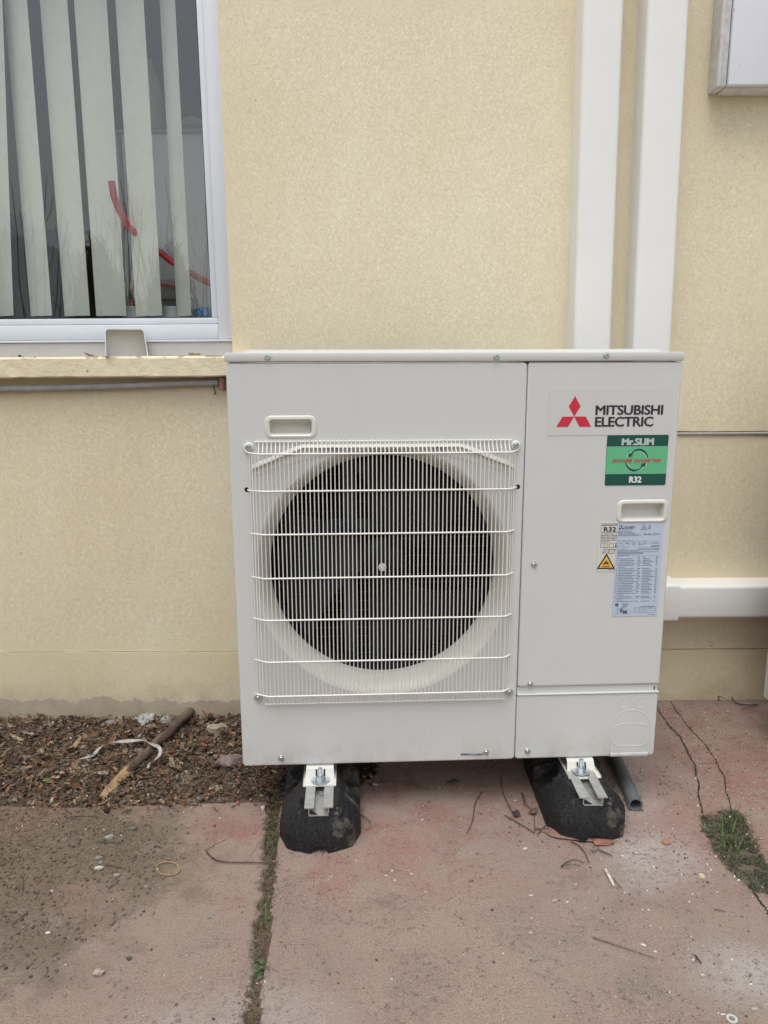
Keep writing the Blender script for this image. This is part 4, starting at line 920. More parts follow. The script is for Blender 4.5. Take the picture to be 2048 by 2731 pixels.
e = Lbl(-.0014); e.text('Mr.SLIM', .8294, .7236, .8984, .7380, .0, 0, 1.0, .0004, heavy=.07); e.text('R32', .8497, .6423, .8772, .6565, .0, heavy=.07); e.rect(.7978, .7206, .9299, .7210); e.rect(.7978, .6618, .9299, .6622); e.done('white_lettering', paper, gs)
e = Lbl(-.0018); e.text('Mr.SLIM', .8302, .7244, .8976, .7372, -.022); e.done('inline_stroke', flat('mid_green_print', (.18, .33, .28), .4), gs)
def arcs(flip, dx, dz, y, mat, name):
    e = Lbl(y); cx, cz = .8640, .6915; up = []; lo2 = []
    for k in range(25):
        a = R_(8+128*k/24); w_ = .0016+.0016*math.sin(PI*min(1, k/24*1.1)); ex, ez = .0215, .0215
        up.append((ex*math.cos(a)*1.0+.003, (ez+w_*.5)*math.sin(a)+.0015)); lo2.append(((ex-w_*1.4)*math.cos(a)+.003, (ez-w_)*math.sin(a)+.0015))
    pg = up+lo2[::-1]; ah = [(-.0195, .0055), (-.0195, .0205), (-.0145, .0145), (-.0045, .0115)]
    ah = [(-.0200, .0060), (-.0195, .0160), (-.0165, .0130), (-.0115, .0165), (-.0085, .0140), (-.0125, .0100), (-.0090, .0085)]
    for q in (pg, ah):
        e.tri([(cx+dx+(-x if flip else x), cz+dz+(-z if flip else z)) for x, z in q])
    e.done(name, mat, gs)
arcs(False, -.0012, -.0006, -.00155, paper, 'arrow_edge'); arcs(True, .0018, -.0004, -.00155, paper, 'arrow_edge')
arcs(False, 0, 0, -.0018, dgreen, 'arrow'); arcs(True, 0, 0, -.0018, dgreen, 'arrow')
e = Lbl(-.00205); e.text('POWER INVERTER', .8090, .6866, .9172, .6938, .0, .40, 1.0, .0002, heavy=.05); e.done('slogan_edge', paper, gs)
e = Lbl(-.0024); e.text('POWER INVERTER', .8090, .6868, .9166, .6942, .0, .40, heavy=.045); e.done('slogan', flat('brick_red_print', (.48, .05, .04), .4), gs)
# refrigerant sticker
def SL(x, y):   # crop pixel -> panel plane
    left = 220-(y-515)*55/720; return (.7905+(x-left)/(210+0)*.0375, .5558-(y-515)/720*.1100)
rs = sticker('refrigerant_sticker', rrect(.7900, .4458, .8298, .5560, .001, 2), -.0007, flat('pale_ivory_sticker', (.63, .62, .57), .35))
e = Lbl(-.0011)
def bx4(x0, y0, x1, y1): a_ = SL(x0, y0); b_ = SL(x1, y1); return (a_[0], b_[1], b_[0], a_[1])
b4 = bx4(243, 534, 458, 660); e.line(rrect(*b4, .002, 3), .0006, True)
e.text('REFRIGERANT', *bx4(256, 545, 446, 564), .02); e.text('R32', *bx4(272, 580, 420, 650), .0, heavy=.05)
for i, tx in enumerate(('AS THE HFC32 (R32)', 'REFRIGERANT REQUIRES', 'SPECIAL INSTALLATION', 'WORK, PLEASE REFER', 'TO THE INSTALLATION', 'MANUAL, ETC.')):
    y = 674+i*23.5; e.text(tx, *bx4(232-i*1.8, y, 232-i*1.8+(165, 210, 198, 190, 185, 110)[i], y+15), .015)
def bookicon(x0, y0, x1, y1, inf=False):
    p = lambda u, v: SL(x0+(x1-x0)*u, y0+(y1-y0)*v)
    e.line([p(0, .12), p(.25, 0), p(.5, .15), p(.5, .95), p(.25, .82), p(0, .95)], .0006, True); e.line([p(1, .12), p(.75, 0), p(.5, .15), p(.5, .95), p(.75, .82), p(1, .95)], .0006, True)
    if inf: e.rect(*[p(.72, .85)[0], p(.72, .85)[1], p(.86, .4)[0], p(.86, .38)[1]]); q = p(.79, .24); e.poly([(q[0]+.0009*math.cos(R_(a)), q[1]+.0009*math.sin(R_(a))) for a in range(0, 360, 45)])
bookicon(225, 818, 312, 888); bookicon(330, 818, 432, 888, True)
p = lambda u, v: SL(240+165*u, 903+70*v)
e.line([p(.2, .0), p(.55, .1), p(1, .08), p(.82, .95), p(.45, .85), p(0, .8)], .0009, True); e.line([p(.55, .1), p(.45, .85)], .0007); e.line([p(.15, .45), p(.85, .4)], .0006)
T0, T1, T2 = (.8100, .4848), (.7915, .4525), (.8287, .4525); e.line([T0, T1, T2], .0022, True); e.poly([T1, T2, T0]); e.text('BH79D878H05', *bx4(300, 1206, 405, 1216), .01); e.done('black_print', ink, rs)
e = Lbl(-.0014); c0 = ((T0[0]+T1[0]+T2[0])/3, (T0[1]+T1[1]+T2[1])/3); e.poly([(c0[0]+(q[0]-c0[0])*.84, c0[1]+(q[1]-c0[1])*.84) for q in (T1, T2, T0)]); e.done('warning_triangle', flat('amber_print', (.78, .43, .06), .4), rs)
def flame(e, cx, cz, s):
    e.tri([(cx+x*s, cz+z*s) for x, z in [(-.3, 0), (-.46, .18), (-.5, .4), (-.38, .66), (-.3, .5), (-.2, .62), (-.15, .85), (.02, 1.12), (.04, .82), (.2, .62), (.26, .74), (.36, .84), (.36, .6), (.5, .38), (.42, .15), (.27, 0), (.3, .18), (.2, .34), (.1, .26), (.02, .5), (-.12, .38), (-.16, .24), (-.25, .3), (-.28, .14)]])
e = Lbl(-.0017); flame(e, .8100, .4592, .0118); e.rect(.8018, .4562, .8182, .4576); e.done('flame', ink, rs)
# rating label
def RL(x, y):
    left = 490-(y-518)*100/1377; return (.8305+(x-left)/(678-(y-518)*18/1377)*.1020, .5545-(y-518)/1377*.2130)
def bxr(x0, y0, x1, y1): a_ = RL(x0, y0); b_ = RL(x1, y1); return (a_[0], min(a_[1], b_[1]), b_[0], max(a_[1], b_[1]))
rl = sticker('rating_label', rrect(.8305, .3415, .9325, .5545, .0008, 2), -.0010, flat('pale_blue_label', (.47, .54, .66), .4))
e = Lbl(-.0014)
c0 = RL(546, 587); sR = .0042; h3 = sR*.866; cx, cz = c0
e.poly([(cx, cz), (cx+sR/2, cz+h3), (cx, cz+2*h3), (cx-sR/2, cz+h3)]); e.poly([(cx, cz), (cx-sR, cz), (cx-1.5*sR, cz-h3), (cx-.5*sR, cz-h3)]); e.poly([(cx, cz), (cx+.5*sR, cz-h3), (cx+1.5*sR, cz-h3), (cx+sR, cz)])
e.text('MITSUBISHI', *bxr(594, 566, 745, 587), .025); e.text('ELECTRIC', *bxr(592, 590, 722, 612), .025)
t3 = [RL(880, 548), RL(835, 618), RL(918, 618)]; e.line(t3, .0008, True); q = RL(877, 608); flame(e, q[0], q[1], .0040)
bw = bxr(945, 556, 975, 592); e.line([(bw[0], bw[3]), (bw[0]+.001, bw[1]), (bw[2]-.001, bw[1]), (bw[2], bw[3])], .0005, True); e.line([(bw[0], bw[1]), (bw[2], bw[3])], .0005); e.rect(*bxr(938, 601, 975, 608))
e.text('AIR CONDITIONER', *bxr(503, 632, 690, 646), .015); e.text('MODEL PUZ-ZM60VHA2', *bxr(500, 657, 735, 671), .015); e.text('SERVICE REF. PUZ-ZM60VHA2', *bxr(498, 688, 800, 701), .01)
e.line([RL(498, 677), RL(838, 677)], .0003); e.line([RL(498, 706), RL(838, 706)], .0003)
e.text('UK', *bxr(877, 672, 912, 700), .03); e.text('0086', *bxr(928, 677, 980, 695), .03); e.text('CE', *bxr(998, 670, 1048, 702), .0); e.text('2797', *bxr(1056, 676, 1108, 696), .01)
e.text('MAX. CURRENT INTENSITY(A)', *bxr(492, 774, 728, 783), .01); e.words(RL(868, 779)[0], RL(905, 779)[0], RL(868, 779)[1], .0010, 3)
for y in (789, 820, 848): e.line([RL(490, y), RL(560 if y > 800 else 1105, y)], .0003)
for a_, b_ in ((595, 660), (690, 758), (790, 1105)): e.line([RL(a_, 821), RL(b_, 821)], .0003)
for x0, x1, y in ((530, 548, 810), (600, 655, 810), (705, 742, 812), (792, 818, 812), (872, 902, 812), (995, 1025, 812), (1038, 1090, 812), (558, 580, 838), (640, 662, 838), (700, 738, 838)): q = RL(x0, y); e.words(q[0], RL(x1, y)[0], q[1], .0011, x0)
e.text('SERIAL No.', *bxr(790, 831, 872, 842), .01); e.text('SA00130', *bxr(980, 847, 1095, 866), .03); e.line([RL(785, 877), RL(1102, 878)], .0003); e.line([RL(785, 910), RL(1098, 912)], .0004)
e.text('HP PS. 4.15MPa(41.5bar)', *bxr(486, 862, 665, 873), .01); e.text('LP PS. 2.50MPa(25bar)', *bxr(484, 892, 640, 903), .01); e.text('YEAR OF MANUFACTURE', *bxr(786, 893, 975, 905), .01); e.text('01 2023', *bxr(985, 890, 1090, 906), .02)
e.text('MITSUBISHI ELECTRIC CORPORATION', *bxr(482, 914, 785, 927), .02)
for i, (x1, y) in enumerate(((1085, 941), (860, 955), (865, 970), (662, 988))): q = RL(477, y); e.words(q[0], RL(x1, y)[0], q[1], .0010, 40+i)
e.line([RL(474, 998), RL(1092, 1000)], .0003)
for i, y in enumerate([1041+24.2*k for k in range(27)]):
    if y > 1690: break
    l_ = 490-(y-518)*100/1377; q = RL(l_+18, y)
    if i in (5, 22, 25): e.words(RL(l_+40, y)[0], RL(l_+150, y)[0], q[1], .0011, i); continue
    e.words(q[0], RL(l_+38, y)[0], q[1], .0012, 7*i); e.words(RL(l_+50, y)[0], RL(l_+(250+(i*37) % 65), y)[0], q[1], .0013, i+100)
    e.words(RL(l_+322, y)[0], RL(l_+(355+(i*13) % 30), y)[0], q[1], .0013, i+200); e.words(RL(l_+400, y)[0], RL(l_+(500+(i*29) % 80), y)[0], q[1], .0013, i+300); e.words(RL(l_+592, y)[0], RL(l_+622, y)[0], q[1], .0013, i+400)
for x in (480, 780, 852, 1056): e.line(rrect(*bxr(x, 1008, x+24, 1028), .0005, 2), .00035, True)
e.line([RL(426, 1860), RL(465, 1860), RL(470, 1745)], .0007); b4 = bxr(436, 1698, 484, 1740); e.poly([(b4[0], b4[1]), (b4[2], b4[1]), (b4[2]-.001, b4[3]), (b4[0]+.0005, b4[3])])
e.line(rrect(*bxr(540, 1700, 628, 1740), .0006, 2), .0004, True); e.text('R32', *bxr(555, 1707, 613, 1733), .01); e.text('CO2 675', *bxr(530, 1750, 600, 1768), .01)
e.rect(*bxr(511, 1778, 536, 1832)); e.line(rrect(*bxr(495, 1770, 545, 1845), .003, 3), .0004, True); e.rect(*bxr(551, 1808, 608, 1852)); e.line(rrect(*bxr(550, 1796, 655, 1860), .0003, 1), .0004, True)
b4 = bxr(716, 1762, 1020, 1845); e.line([(b4[0], b4[1]), (b4[2], b4[1]), (b4[2], b4[3]), (b4[0], b4[3])], .0004, True)
for f_ in (.33, .66): e.line([(b4[0], b4[1]+(b4[3]-b4[1])*f_), (b4[2], b4[1]+(b4[3]-b4[1])*f_)], .0003)
for f_ in (.26, .5): e.line([(b4[0]+(b4[2]-b4[0])*f_, b4[1]), (b4[0]+(b4[2]-b4[0])*f_, b4[3]+.003)], .0003)
e.words(b4[0]+.014, b4[2]-.001, b4[3]+.0016, .0012, 77); e.words(b4[0]+.0165, b4[0]+.020, b4[3]-.0016, .001, 5); e.words(b4[0]+.034, b4[0]+.039, b4[3]-.0016, .001, 6); q = RL(918, 1872); e.words(q[0], q[0]+.0145, q[1], .001, 9)
e.done('black_print', inkg, rl)
m = MB(); plate(m, [(.4965, .0135), (.5490, .0120), (.5490, .0178), (.4965, .0193)], -.0006, 0); ml = part(m, 'serial_label', flat('grey_serial_label', (.30, .31, .33), .4), fp)
e = Lbl(-.0010); e.text('PUZ-ZM60VHA2', .4980, .0150, .5170, .0178, .02); e.text('SA00130', .5330, .0140, .5470, .0166, .02); e.done('lettering', ink, ml)
# steel mounting feet of the unit
def mfoot(x):
    m = MB(); z0 = -.0295
    sec = [(-.0375, z0+.005), (-.0365, z0), (.0365, z0), (.0375, z0+.005)]
    for y0, y1 in ((-.042, .372),):
        V = [(x+a_, y0, b_) for a_, b_ in sec]+[(x+a_, y1, b_) for a_, b_ in sec]+[(x+a_*.985, y0, b_+.0022) for a_, b_ in sec]+[(x+a_*.985, y1, b_+.0022) for a_, b_ in sec]
        m.add(V, [(0, 1, 5, 4), (1, 2, 6, 5), (2, 3, 7, 6), (8, 12, 13, 9), (9, 13, 14, 10), (10, 14, 15, 11), (0, 8, 9, 1), (1, 9, 10, 2), (2, 10, 11, 3), (4, 5, 13, 12), (5, 6, 14, 13), (6, 7, 15, 14), (0, 4, 12, 8), (3, 11, 15, 7)])
    for s_ in (1, -1):
        yb = .0 if s_ > 0 else .330
        m.add([(x-.033, yb-.014*s_, z0+.0022), (x+.033, yb-.014*s_, z0+.0022), (x+.031, yb-.004*s_, z0+.022), (x-.031, yb-.004*s_, z0+.022), (x+.031, yb+.01*s_, .0005), (x-.031, yb+.01*s_, .0005)], [(0, 1, 2, 3), (3, 2, 4, 5)])
    o = part(m, 'mounting_foot', m_unitp, AC, 30)
    for dx in (-.008, .010):
        m = MB(); m.add([(x+dx-.0018, -.0121, z0+.0075), (x+dx+.0018, -.0121, z0+.0075), (x+dx+.0018, -.0055, z0+.0215), (x+dx-.0018, -.0055, z0+.0215)], [(0, 1, 2, 3)]); part(m, 'slot', m_dark, o)
    return o
mfoot(.175); mfoot(.775)

# ------------------------------------------------------------------ rubber feet
def rubber_foot(loc, rz, label):
    t = empty('rubber_foot', loc, (0, 0, rz), label=label, cat='rubber foot', group='black rubber feet carrying the unit')
    NP = 240; lv = [(0, .0895, .300, .066), (.010, .0895, .300, .066), (.034, .0885, .299, .064), (.046, .0865, .297, .062), (.060, .079, .293, .058), (.078, .062, .288, .045), (.088, .052, .285, .034), (.0925, .047, .283, .03), (.0955, .043, .2845, .026), (.0956, .0225, .2843, .004), (.0785, .0222, .2842, .004)]
    def per(hw, hl, r):
        l = rrect(-hw, -hl, hw, hl, r, 2); L = [0]
        for i in range(len(l)): L.append(L[-1]+math.dist(l[i], l[(i+1) % len(l)]))
        out = []
        for k in range(NP):
            s = L[-1]*k/NP; j = max(i for i in range(len(l)) if L[i] <= s); u = (s-L[j])/max(1e-9, L[j+1]-L[j]); a_, b_ = l[j], l[(j+1) % len(l)]; out.append((a_[0]+(b_[0]-a_[0])*u, a_[1]+(b_[1]-a_[1])*u))
        return out
    V = []; m = MB()
    from mathutils import noise as mn
    for z, hw, hl, r in lv:
        for x, y in per(hw, hl, r):
            d = 0
            for cy in (-.125, .0, .125):
                k = max(0, 1-abs((y-cy)/.046))
                if abs(x) > hw*.7 and k > 0: d = max(d, min(1, k*4))
            zz = max(0, min(1, (z-.036)/.012))*(1 if z < .094 else .55); sc = 1-d*zz*(.50 if z < .085 else .16) if hw > .03 else 1
            zl = z
            if z < .011 and abs(x) < .0165 and abs(y) > hl-.02: zl = z+.015
            if abs(x) < .0235 and abs(y) > .255 and zl > .0785: zl = .0785
            q = .0005*mn.noise(Vector((x*60, y*60, z*60)))
            V.append((x*sc+(q if abs(x) > .01 else 0), y+q*(1 if abs(y) > .2 else 0), zl+q*.4*(z > .01)))
    NL = len(lv); m.add(V, [(k*NP+i, k*NP+(i+1) % NP, (k+1)*NP+(i+1) % NP, (k+1)*NP+i) for k in range(NL-1) for i in range(NP)]+[tuple((NL-1)*NP+i for i in range(NP))])
    o = m.build('rubber_body', m_rubber, t, 26); fixn(o)
    m = MB(); yf = -.284
    m.box((-.0305, yf, .0960), (-.0100, .26, .0985)); m.box((.0100, yf, .0960), (.0305, .26, .0985)); m.box((-.0205, yf-.003, .0800), (.0205, .26, .0820)); m.box((-.0220, yf+.001, .0800), (-.0203, .26, .0965)); m.box((.0203, yf+.001, .0800), (.0220, .26, .0965)); ch = m.build('channel', m_chan, t, 30)
    for sy in (-1,):
        yb = -.180
        m = MB(); m.lathe([(0, .1005), (.0205, .1005), (.0208, .1012), (.0208, .1022), (.0205, .1028), (0, .1028)], 36, (0, yb, 0)); wsh = m.build('washer', m_zinc, t, 30)
        m = MB(); m.tube([(0, yb, .1028), (0, yb, .1105)], .0088, 6); nu = m.build('nut', m_zinc, t, 30)
        m = MB(); pts = [(.0, yb, .1107+.0011*i) for i in range(18)]; m.tube(pts, [.0050 if i % 2 else .0044 for i in range(18)], 14); m.build('bolt', m_zinc, t, 20)
    return t
RF1 = rubber_foot((-.1645, 1.7215, 0), R_(2.9), 'dusty black rubber foot under the left of the unit, beside the weedy joint')
RF2 = rubber_foot((.4370, 1.7560, .0), R_(.9), 'dusty black rubber foot beside the grey pipe, standing on broken brick')
pp = MB(); p0 = G(1695, 2147, .016); d = Vector((.078, 1, 0)).normalized(); n = 28
p0 = Vector((p0[0], p0[1], .0165)); p1 = p0+d*.50
pp.tube([p0, p1], .0162, n, False); pp.tube([p0, p1], .0128, n, False); b = 0
pp.f += [(i, (i+1) % n, 2*n+(i+1) % n, 2*n+i) for i in range(n)]
thing(pp, 'plastic_pipe', mottled('dark_grey_pvc', (.105, .115, .125), (.14, .15, .155), 12, .45, .1), 'grey plastic pipe lying on the paving beside the right rubber foot', 'pipe')

# ------------------------------------------------------------------ loose things on the ground
def gz(p):
    z = fields(np.array([p[0]]), np.array([p[1]]))[0][0]; return float(z)
def GZ(px, py, lift=0.0):
    p = G(px, py); p = G(px, py, gz(p)); p = G(px, py, gz(p)+lift); return p
def mpp(px, py): p = G(px, py); return (CR[2] @ np.array([p[0], p[1], -CH]))/FPX
SM = {}
def stone_mat(c, sc=70):
    k = tuple(c)+(sc,)
    if k not in SM: SM[k] = mottled('stone_%d' % len(SM), c, tuple(x*.62 for x in c), sc, .92, .7, .0015)
    return SM[k]
def stone(px, py, wpx, col, label, cat='stone', fl=(1, .75, .5), rot=0, name='stone', amp=.25, seed=None, lift=0.0, group=None, subd=3):
    r = wpx*mpp(px, py)/2; p = GZ(px, py, r*fl[2]*.55+lift)
    o = blob(p, r, seed if seed is not None else int(px*7+py), amp, subd, stone_mat(col), fl, name, rot); return tg(o, label, cat, group)
C7 = lambda x, y: (.4581*x, 1850+.4581*y)
C8 = lambda x, y: (.6173*x, 2250+.6173*y)
CA = lambda x, y: (1024+.6173*x, 2250+.6173*y)
C5 = lambda x, y: (1360+.4147*x, 1750+.4147*y)
C6 = lambda x, y: (600+.4822*x, 1800+.4822*y)
grey1, grey2, tan, pale, brick, dk = (.24, .22, .19), (.32, .29, .25), (.40, .31, .24), (.56, .51, .45), (.33, .16, .11), (.12, .10, .085)
stone(*C7(1262, 212), 62, (.36, .31, .24), 'rough tan rubble lump in the litter left of the outdoor unit', 'rubble', (1, .6, .75), .3, 'rubble', .4)
stone(*C7(1345, 385), 74, (.27, .20, .185), 'flat pinkish paving fragment half behind the bottom corner of the unit', 'rubble', (1.05, .8, .40), .1, 'rubble', .15, lift=.012)
stone(*C7(1250, 342), 32, grey2, 'grey stone between the tan rubble lump and the pink paving fragment')
stone(*C7(1203, 378), 22, (.17, .12, .09), 'small round brown stone below the grey stone in the litter')
stone(*C7(497, 314), 22, grey2, 'light grey rounded stone in the litter beside the wooden stake, near the strap')
stone(*C7(650, 172), 78, (.24, .22, .20), 'long flat grey stone slab lying against the wall in the litter', 'stone', (1, .33, .22), .35, 'stone', .12)
stone(*C7(1035, 382), 12, pale, 'tiny round white pebble in the litter right of the strap', 'pebble', name='pebble')
stone(*C7(765, 628), 18, grey2, 'grey pebble in the litter at the edge of the red slab', 'pebble', name='pebble')
stone(*C7(640, 836), 26, grey2, 'pale grey stone on the soil near the corner of the red slab')
stone(*C7(775, 787), 26, (.17, .16, .13), 'dull brown stone flush with the slab, right of the pale grey stone')
stone(*C7(372, 852), 20, grey1, 'grey brown stone half sunk in the left soil patch')
stone(*C7(576, 957), 20, grey2, 'top stone of the three grey stones left of the elastic band', 'stone', group='grey stones left of the elastic band')
stone(*C7(587, 983), 13, grey2, 'smallest, middle one of the three grey stones left of the elastic band', 'stone', group='grey stones left of the elastic band')
stone(*C7(582, 1014), 28, pale, 'lowest, palest and widest of the three grey stones left of the elastic band', 'stone', (1, .6, .4), group='grey stones left of the elastic band')
stone(*C7(681, 1056), 21, (.36, .32, .29), 'pinkish grey stone at the tip of a short twig', 'stone')
stone(*C8(430, 557), 33, (.47, .37, .31), 'largest pinkish tan stone lying alone on the bare left slab', 'stone', (1, .8, .6))
stone(*C8(558, 496), 18, dk, 'dark pebble on the left slab just above the pinkish tan stone', 'pebble', name='pebble')
stone(*C8(478, 657), 12, grey1, 'small grey pebble on the left slab below the pinkish tan stone', 'pebble', name='pebble')
stone(*C8(207, 385), 13, (.75, .75, .7), 'bright white chip on the left soil patch', 'pebble', name='pebble')
stone(*C8(631, 186), 12, grey2, 'grey pebble on the slab below the elastic band', 'pebble', name='pebble')
stone(*C8(905, 320), 11, grey1, 'grey pebble on the middle of the left slab', 'pebble', name='pebble')
stone(*C8(993, 563), 12, grey2, 'pebble on the left slab beside the joint, near the frame bottom', 'pebble', name='pebble')
stone(*C8(1580, 343), 10, grey1, 'small grey pebble on the main slab, right of the tooled edge', 'pebble', name='pebble')
stone(*CA(635, 385), 15, (.50, .44, .36), 'angular tan pebble left of the long straight stick', 'pebble', name='pebble')
stone(*CA(738, 248), 15, (.45, .41, .35), 'pale tan pebble above and left of the long straight stick', 'pebble', name='pebble')
stone(*CA(930, 460), 13, (.36, .31, .25), 'brown pebble directly under the left end of the straight stick', 'pebble', name='pebble')
stone(*CA(830, 176), 13, (.5, .36, .32), 'pinkish pebble left of the two split wood splinters', 'pebble', name='pebble')
stone(*CA(420, 94), 15, (.35, .30, .25), 'brown and white pebble on the slab between the rubber feet', 'pebble', name='pebble')
stone(*CA(467, 286), 11, dk, 'very dark pebble on the middle of the main slab', 'pebble', name='pebble')
stone(*CA(376, 158), 15, (.26, .19, .17), 'rounded reddish grey pebble below the brown and white pebble', 'pebble', name='pebble')
stone(*CA(635, 223), 10, (.8, .78, .72), 'flat white chip in the middle of the main slab', 'pebble', (1.2, .5, .3), name='pebble')
stone(*CA(1120, 437), 13, (.8, .77, .68), 'white elongated chip above the right end of the straight stick', 'pebble', (1.2, .5, .3), -.5, name='pebble')
stone(*CA(1172, 466), 10, (.7, .66, .58), 'cream chip at the right end of the straight stick', 'pebble', name='pebble')
stone(*CA(1377, 567), 14, (.55, .5, .44), 'tan flake on the grey dusty area at lower right', 'pebble', (1.1, .6, .3), name='pebble')
stone(*CA(1465, 737), 12, (.78, .76, .7), 'white chip beside the grey plastic washer', 'pebble', (1.2, .6, .4), name='pebble')
stone(*CA(1602, 713), 18, (.5, .44, .38), 'tan flat flake above and right of the plastic washer', 'pebble', (1.1, .7, .3), name='pebble')
stone(*CA(1190, 260), 13, (.27, .26, .25), 'blue grey pebble below the two wood splinters', 'pebble', name='pebble')
stone(*CA(1372, 140), 21, (.62, .53, .36), 'cream yellow stone flake on the dusty slab left of the grass patch', 'stone', (.8, 1, .4))
stone(*C5(1010, 1197), 25, (.45, .22, .15), 'orange red brick crumb on the dusty slab below the grey pipe', 'brick', (1, .8, .5), name='brick_fragment')
stone(*C5(96, 1240), 14, (.66, .6, .54), 'pale cube-like pebble left of the right rubber foot', 'pebble', (1, 1, .8), name='pebble')
stone(*C5(725, 1284), 9, (.75, .72, .7), 'small white pebble below the front of the right rubber foot', 'pebble', name='pebble')
stone(*C5(812, 1266), 11, (.66, .58, .55), 'pinkish white pebble on the slab below the right rubber foot', 'pebble', name='pebble')
stone(*C6(212, 735), 20, (.70, .65, .52), 'cream shell-like chip at the top end of the weedy joint', 'pebble', (.7, 1, .6), name='pebble')
stone(*C6(830, 606), 17, (.55, .45, .38), 'pale triangular chip on the slab right of the left rubber foot', 'pebble', (1, .6, .4), name='pebble')
for i, (x, y, s_) in enumerate(((8, 137, 8), (36, 117, 8), (46, 158, 7), (119, 129, 8))):
    stone(*CA(x, y), s_, (.72, .70, .62), ('white grain at far left', 'upper white grain', 'lower white grain', 'white grain at the right')[i]+' of the dark crumb heap below the left rubber foot', 'pebble', name='pebble', group='white grains in the dark crumb heap')
# brick under the right foot
q = C5(590, 1196); stone(*q, 62, brick, 'broken red brick piece under the front of the right rubber foot', 'brick', (1, .55, .3), .1, 'brick_fragment', .3)
stone(1532, 2222, 158, (.30, .17, .13), 'thin broken brick tile peeping out under the left front of the right rubber foot', 'brick', (1.0, .42, .10), -.18, 'brick_fragment', .3)
stone(*C5(535, 1250), 20, (.2, .18, .15), 'dark grey pebble in front of the brick under the right foot', 'pebble', (1.1, .6, .35), name='pebble')
# wooden stake
a_ = GZ(*C7(592, 598), .010); b_ = GZ(*C7(1110, 100), .030)
def barkm():
    m = Mt('dark_bark', (.12, .08, .055), .9, spec=.2); n = m.noise(40, 5, .7, .5, m.mapped((1, .25, 1))); n2 = m.noise(200, 3, .7)
    m.color(m.mix(m.ramp(n, (.35, 0), (.68, 1)), (.07, .05, .038), (.19, .145, .11))); m.bump(m.math('ADD', n, n2), .8, .003); return m.m
stk = link('wooden_stake', None, label='brown wooden stake with a pale split end lying across the leaf litter', cat='stake'); stk.location = a_
L = (b_-a_); pts = []; rs = []
for i in range(15):
    t = .22+i/14*.78; pts.append(L*t+Vector((0, 0, .003*math.sin(i*1.3)))); rs.append(.0128+.0016*math.sin(i*2.1)*(i % 2)+.0018*(t-.4))
m = MB(); m.tube(pts, rs, 14); bark = m.build('bark', barkm(), stk, 50)
m = MB(); d = L.normalized(); sd_ = d.cross(Vector((0, 0, 1))).normalized(); up = sd_.cross(d)
V = []; prof = [(0, .0100, .002), (.05, .0125, .006), (.12, .0140, .009), (.20, .0148, .013), (.26, .012, .015)]
for t, w_, h_ in prof: V += [tuple(L*t+sd_*-w_+up*-.004), tuple(L*t+sd_*-w_*.55+up*h_*.9), tuple(L*t+sd_*w_*.2+up*h_), tuple(L*t+sd_*w_+up*h_*.25), tuple(L*t+sd_*w_*.7+up*-.008), tuple(L*t+sd_*-w_*.4+up*-.009)]
m.add(V, [(i*6+k, i*6+(k+1) % 6, (i+1)*6+(k+1) % 6, (i+1)*6+k) for i in range(4) for k in range(6)]+[(5, 4, 3, 2, 1, 0)])
fw = Mt('pale_split_wood', (.5, .33, .16), .8); nn = fw.noise(70, 4, .7, .6, fw.mapped((1, .3, 1))); fw.color(fw.mix(fw.ramp(nn, (.35, 0), (.65, 1)), (.46, .30, .14), (.20, .13, .08))); fw.bump(nn, .6, .002); m.build('split_end', fw.m, stk, 30)
# strap
def ribbon(pts, wid, thick, name, mat, label, cat):
    m = MB(); V = []; pts = [Vector(p) for p in pts]; n = len(pts)
    for i, p in enumerate(pts):
        t = (pts[min(i+1, n-1)]-pts[max(0, i-1)]).normalized(); tw = .9*math.sin(i*.55); s_ = t.cross(Vector((0, 0, 1))).normalized(); nrm = s_.cross(t); s2 = s_*math.cos(tw*.6)+nrm*math.sin(tw*.6); w_ = wid*(1-.45*abs(i/(n-1)-.45)*1.6)
        for a_, b_ in ((-1, -1), (1, -1), (1, 1), (-1, 1)): V.append(tuple(p+s2*a_*w_/2+nrm*b_*thick/2))
    m.add(V, [(i*4+k, i*4+(k+1) % 4, (i+1)*4+(k+1) % 4, (i+1)*4+k) for i in range(n-1) for k in range(4)]); return thing(m, name, mat, label, cat, 30)
def cr(pts, n=6):
    pts = [Vector(p) for p in pts]; out = []
    for i in range(len(pts)-1):
        p0, p1, p2, p3 = pts[max(0, i-1)], pts[i], pts[i+1], pts[min(len(pts)-1, i+2)]
        for k in range(n):
            t = k/n; out.append(.5*((2*p1)+(p2-p0)*t+(2*p0-5*p1+4*p2-p3)*t*t+(3*p1-p0-3*p2+p3)*t**3))
    out.append(pts[-1]); return out
sp = [((368, 418), .012), ((440, 388), .014), ((535, 360), .016), ((585, 312), .024), ((655, 284), .03), ((740, 276), .034), ((832, 272), .036), ((880, 292), .042), ((925, 312), .05), ((932, 348), .042), ((905, 382), .028), ((872, 405), .018), ((860, 436), .014)]
ribbon(cr([GZ(*C7(*p), h) for p, h in sp], 4), .0105, .001, 'plastic_strap', mottled('dirty_grey_strap', (.50, .48, .46), (.24, .21, .18), 90, .5, .3), 'dirty pale plastic strap looped over the wooden stake', 'strap')
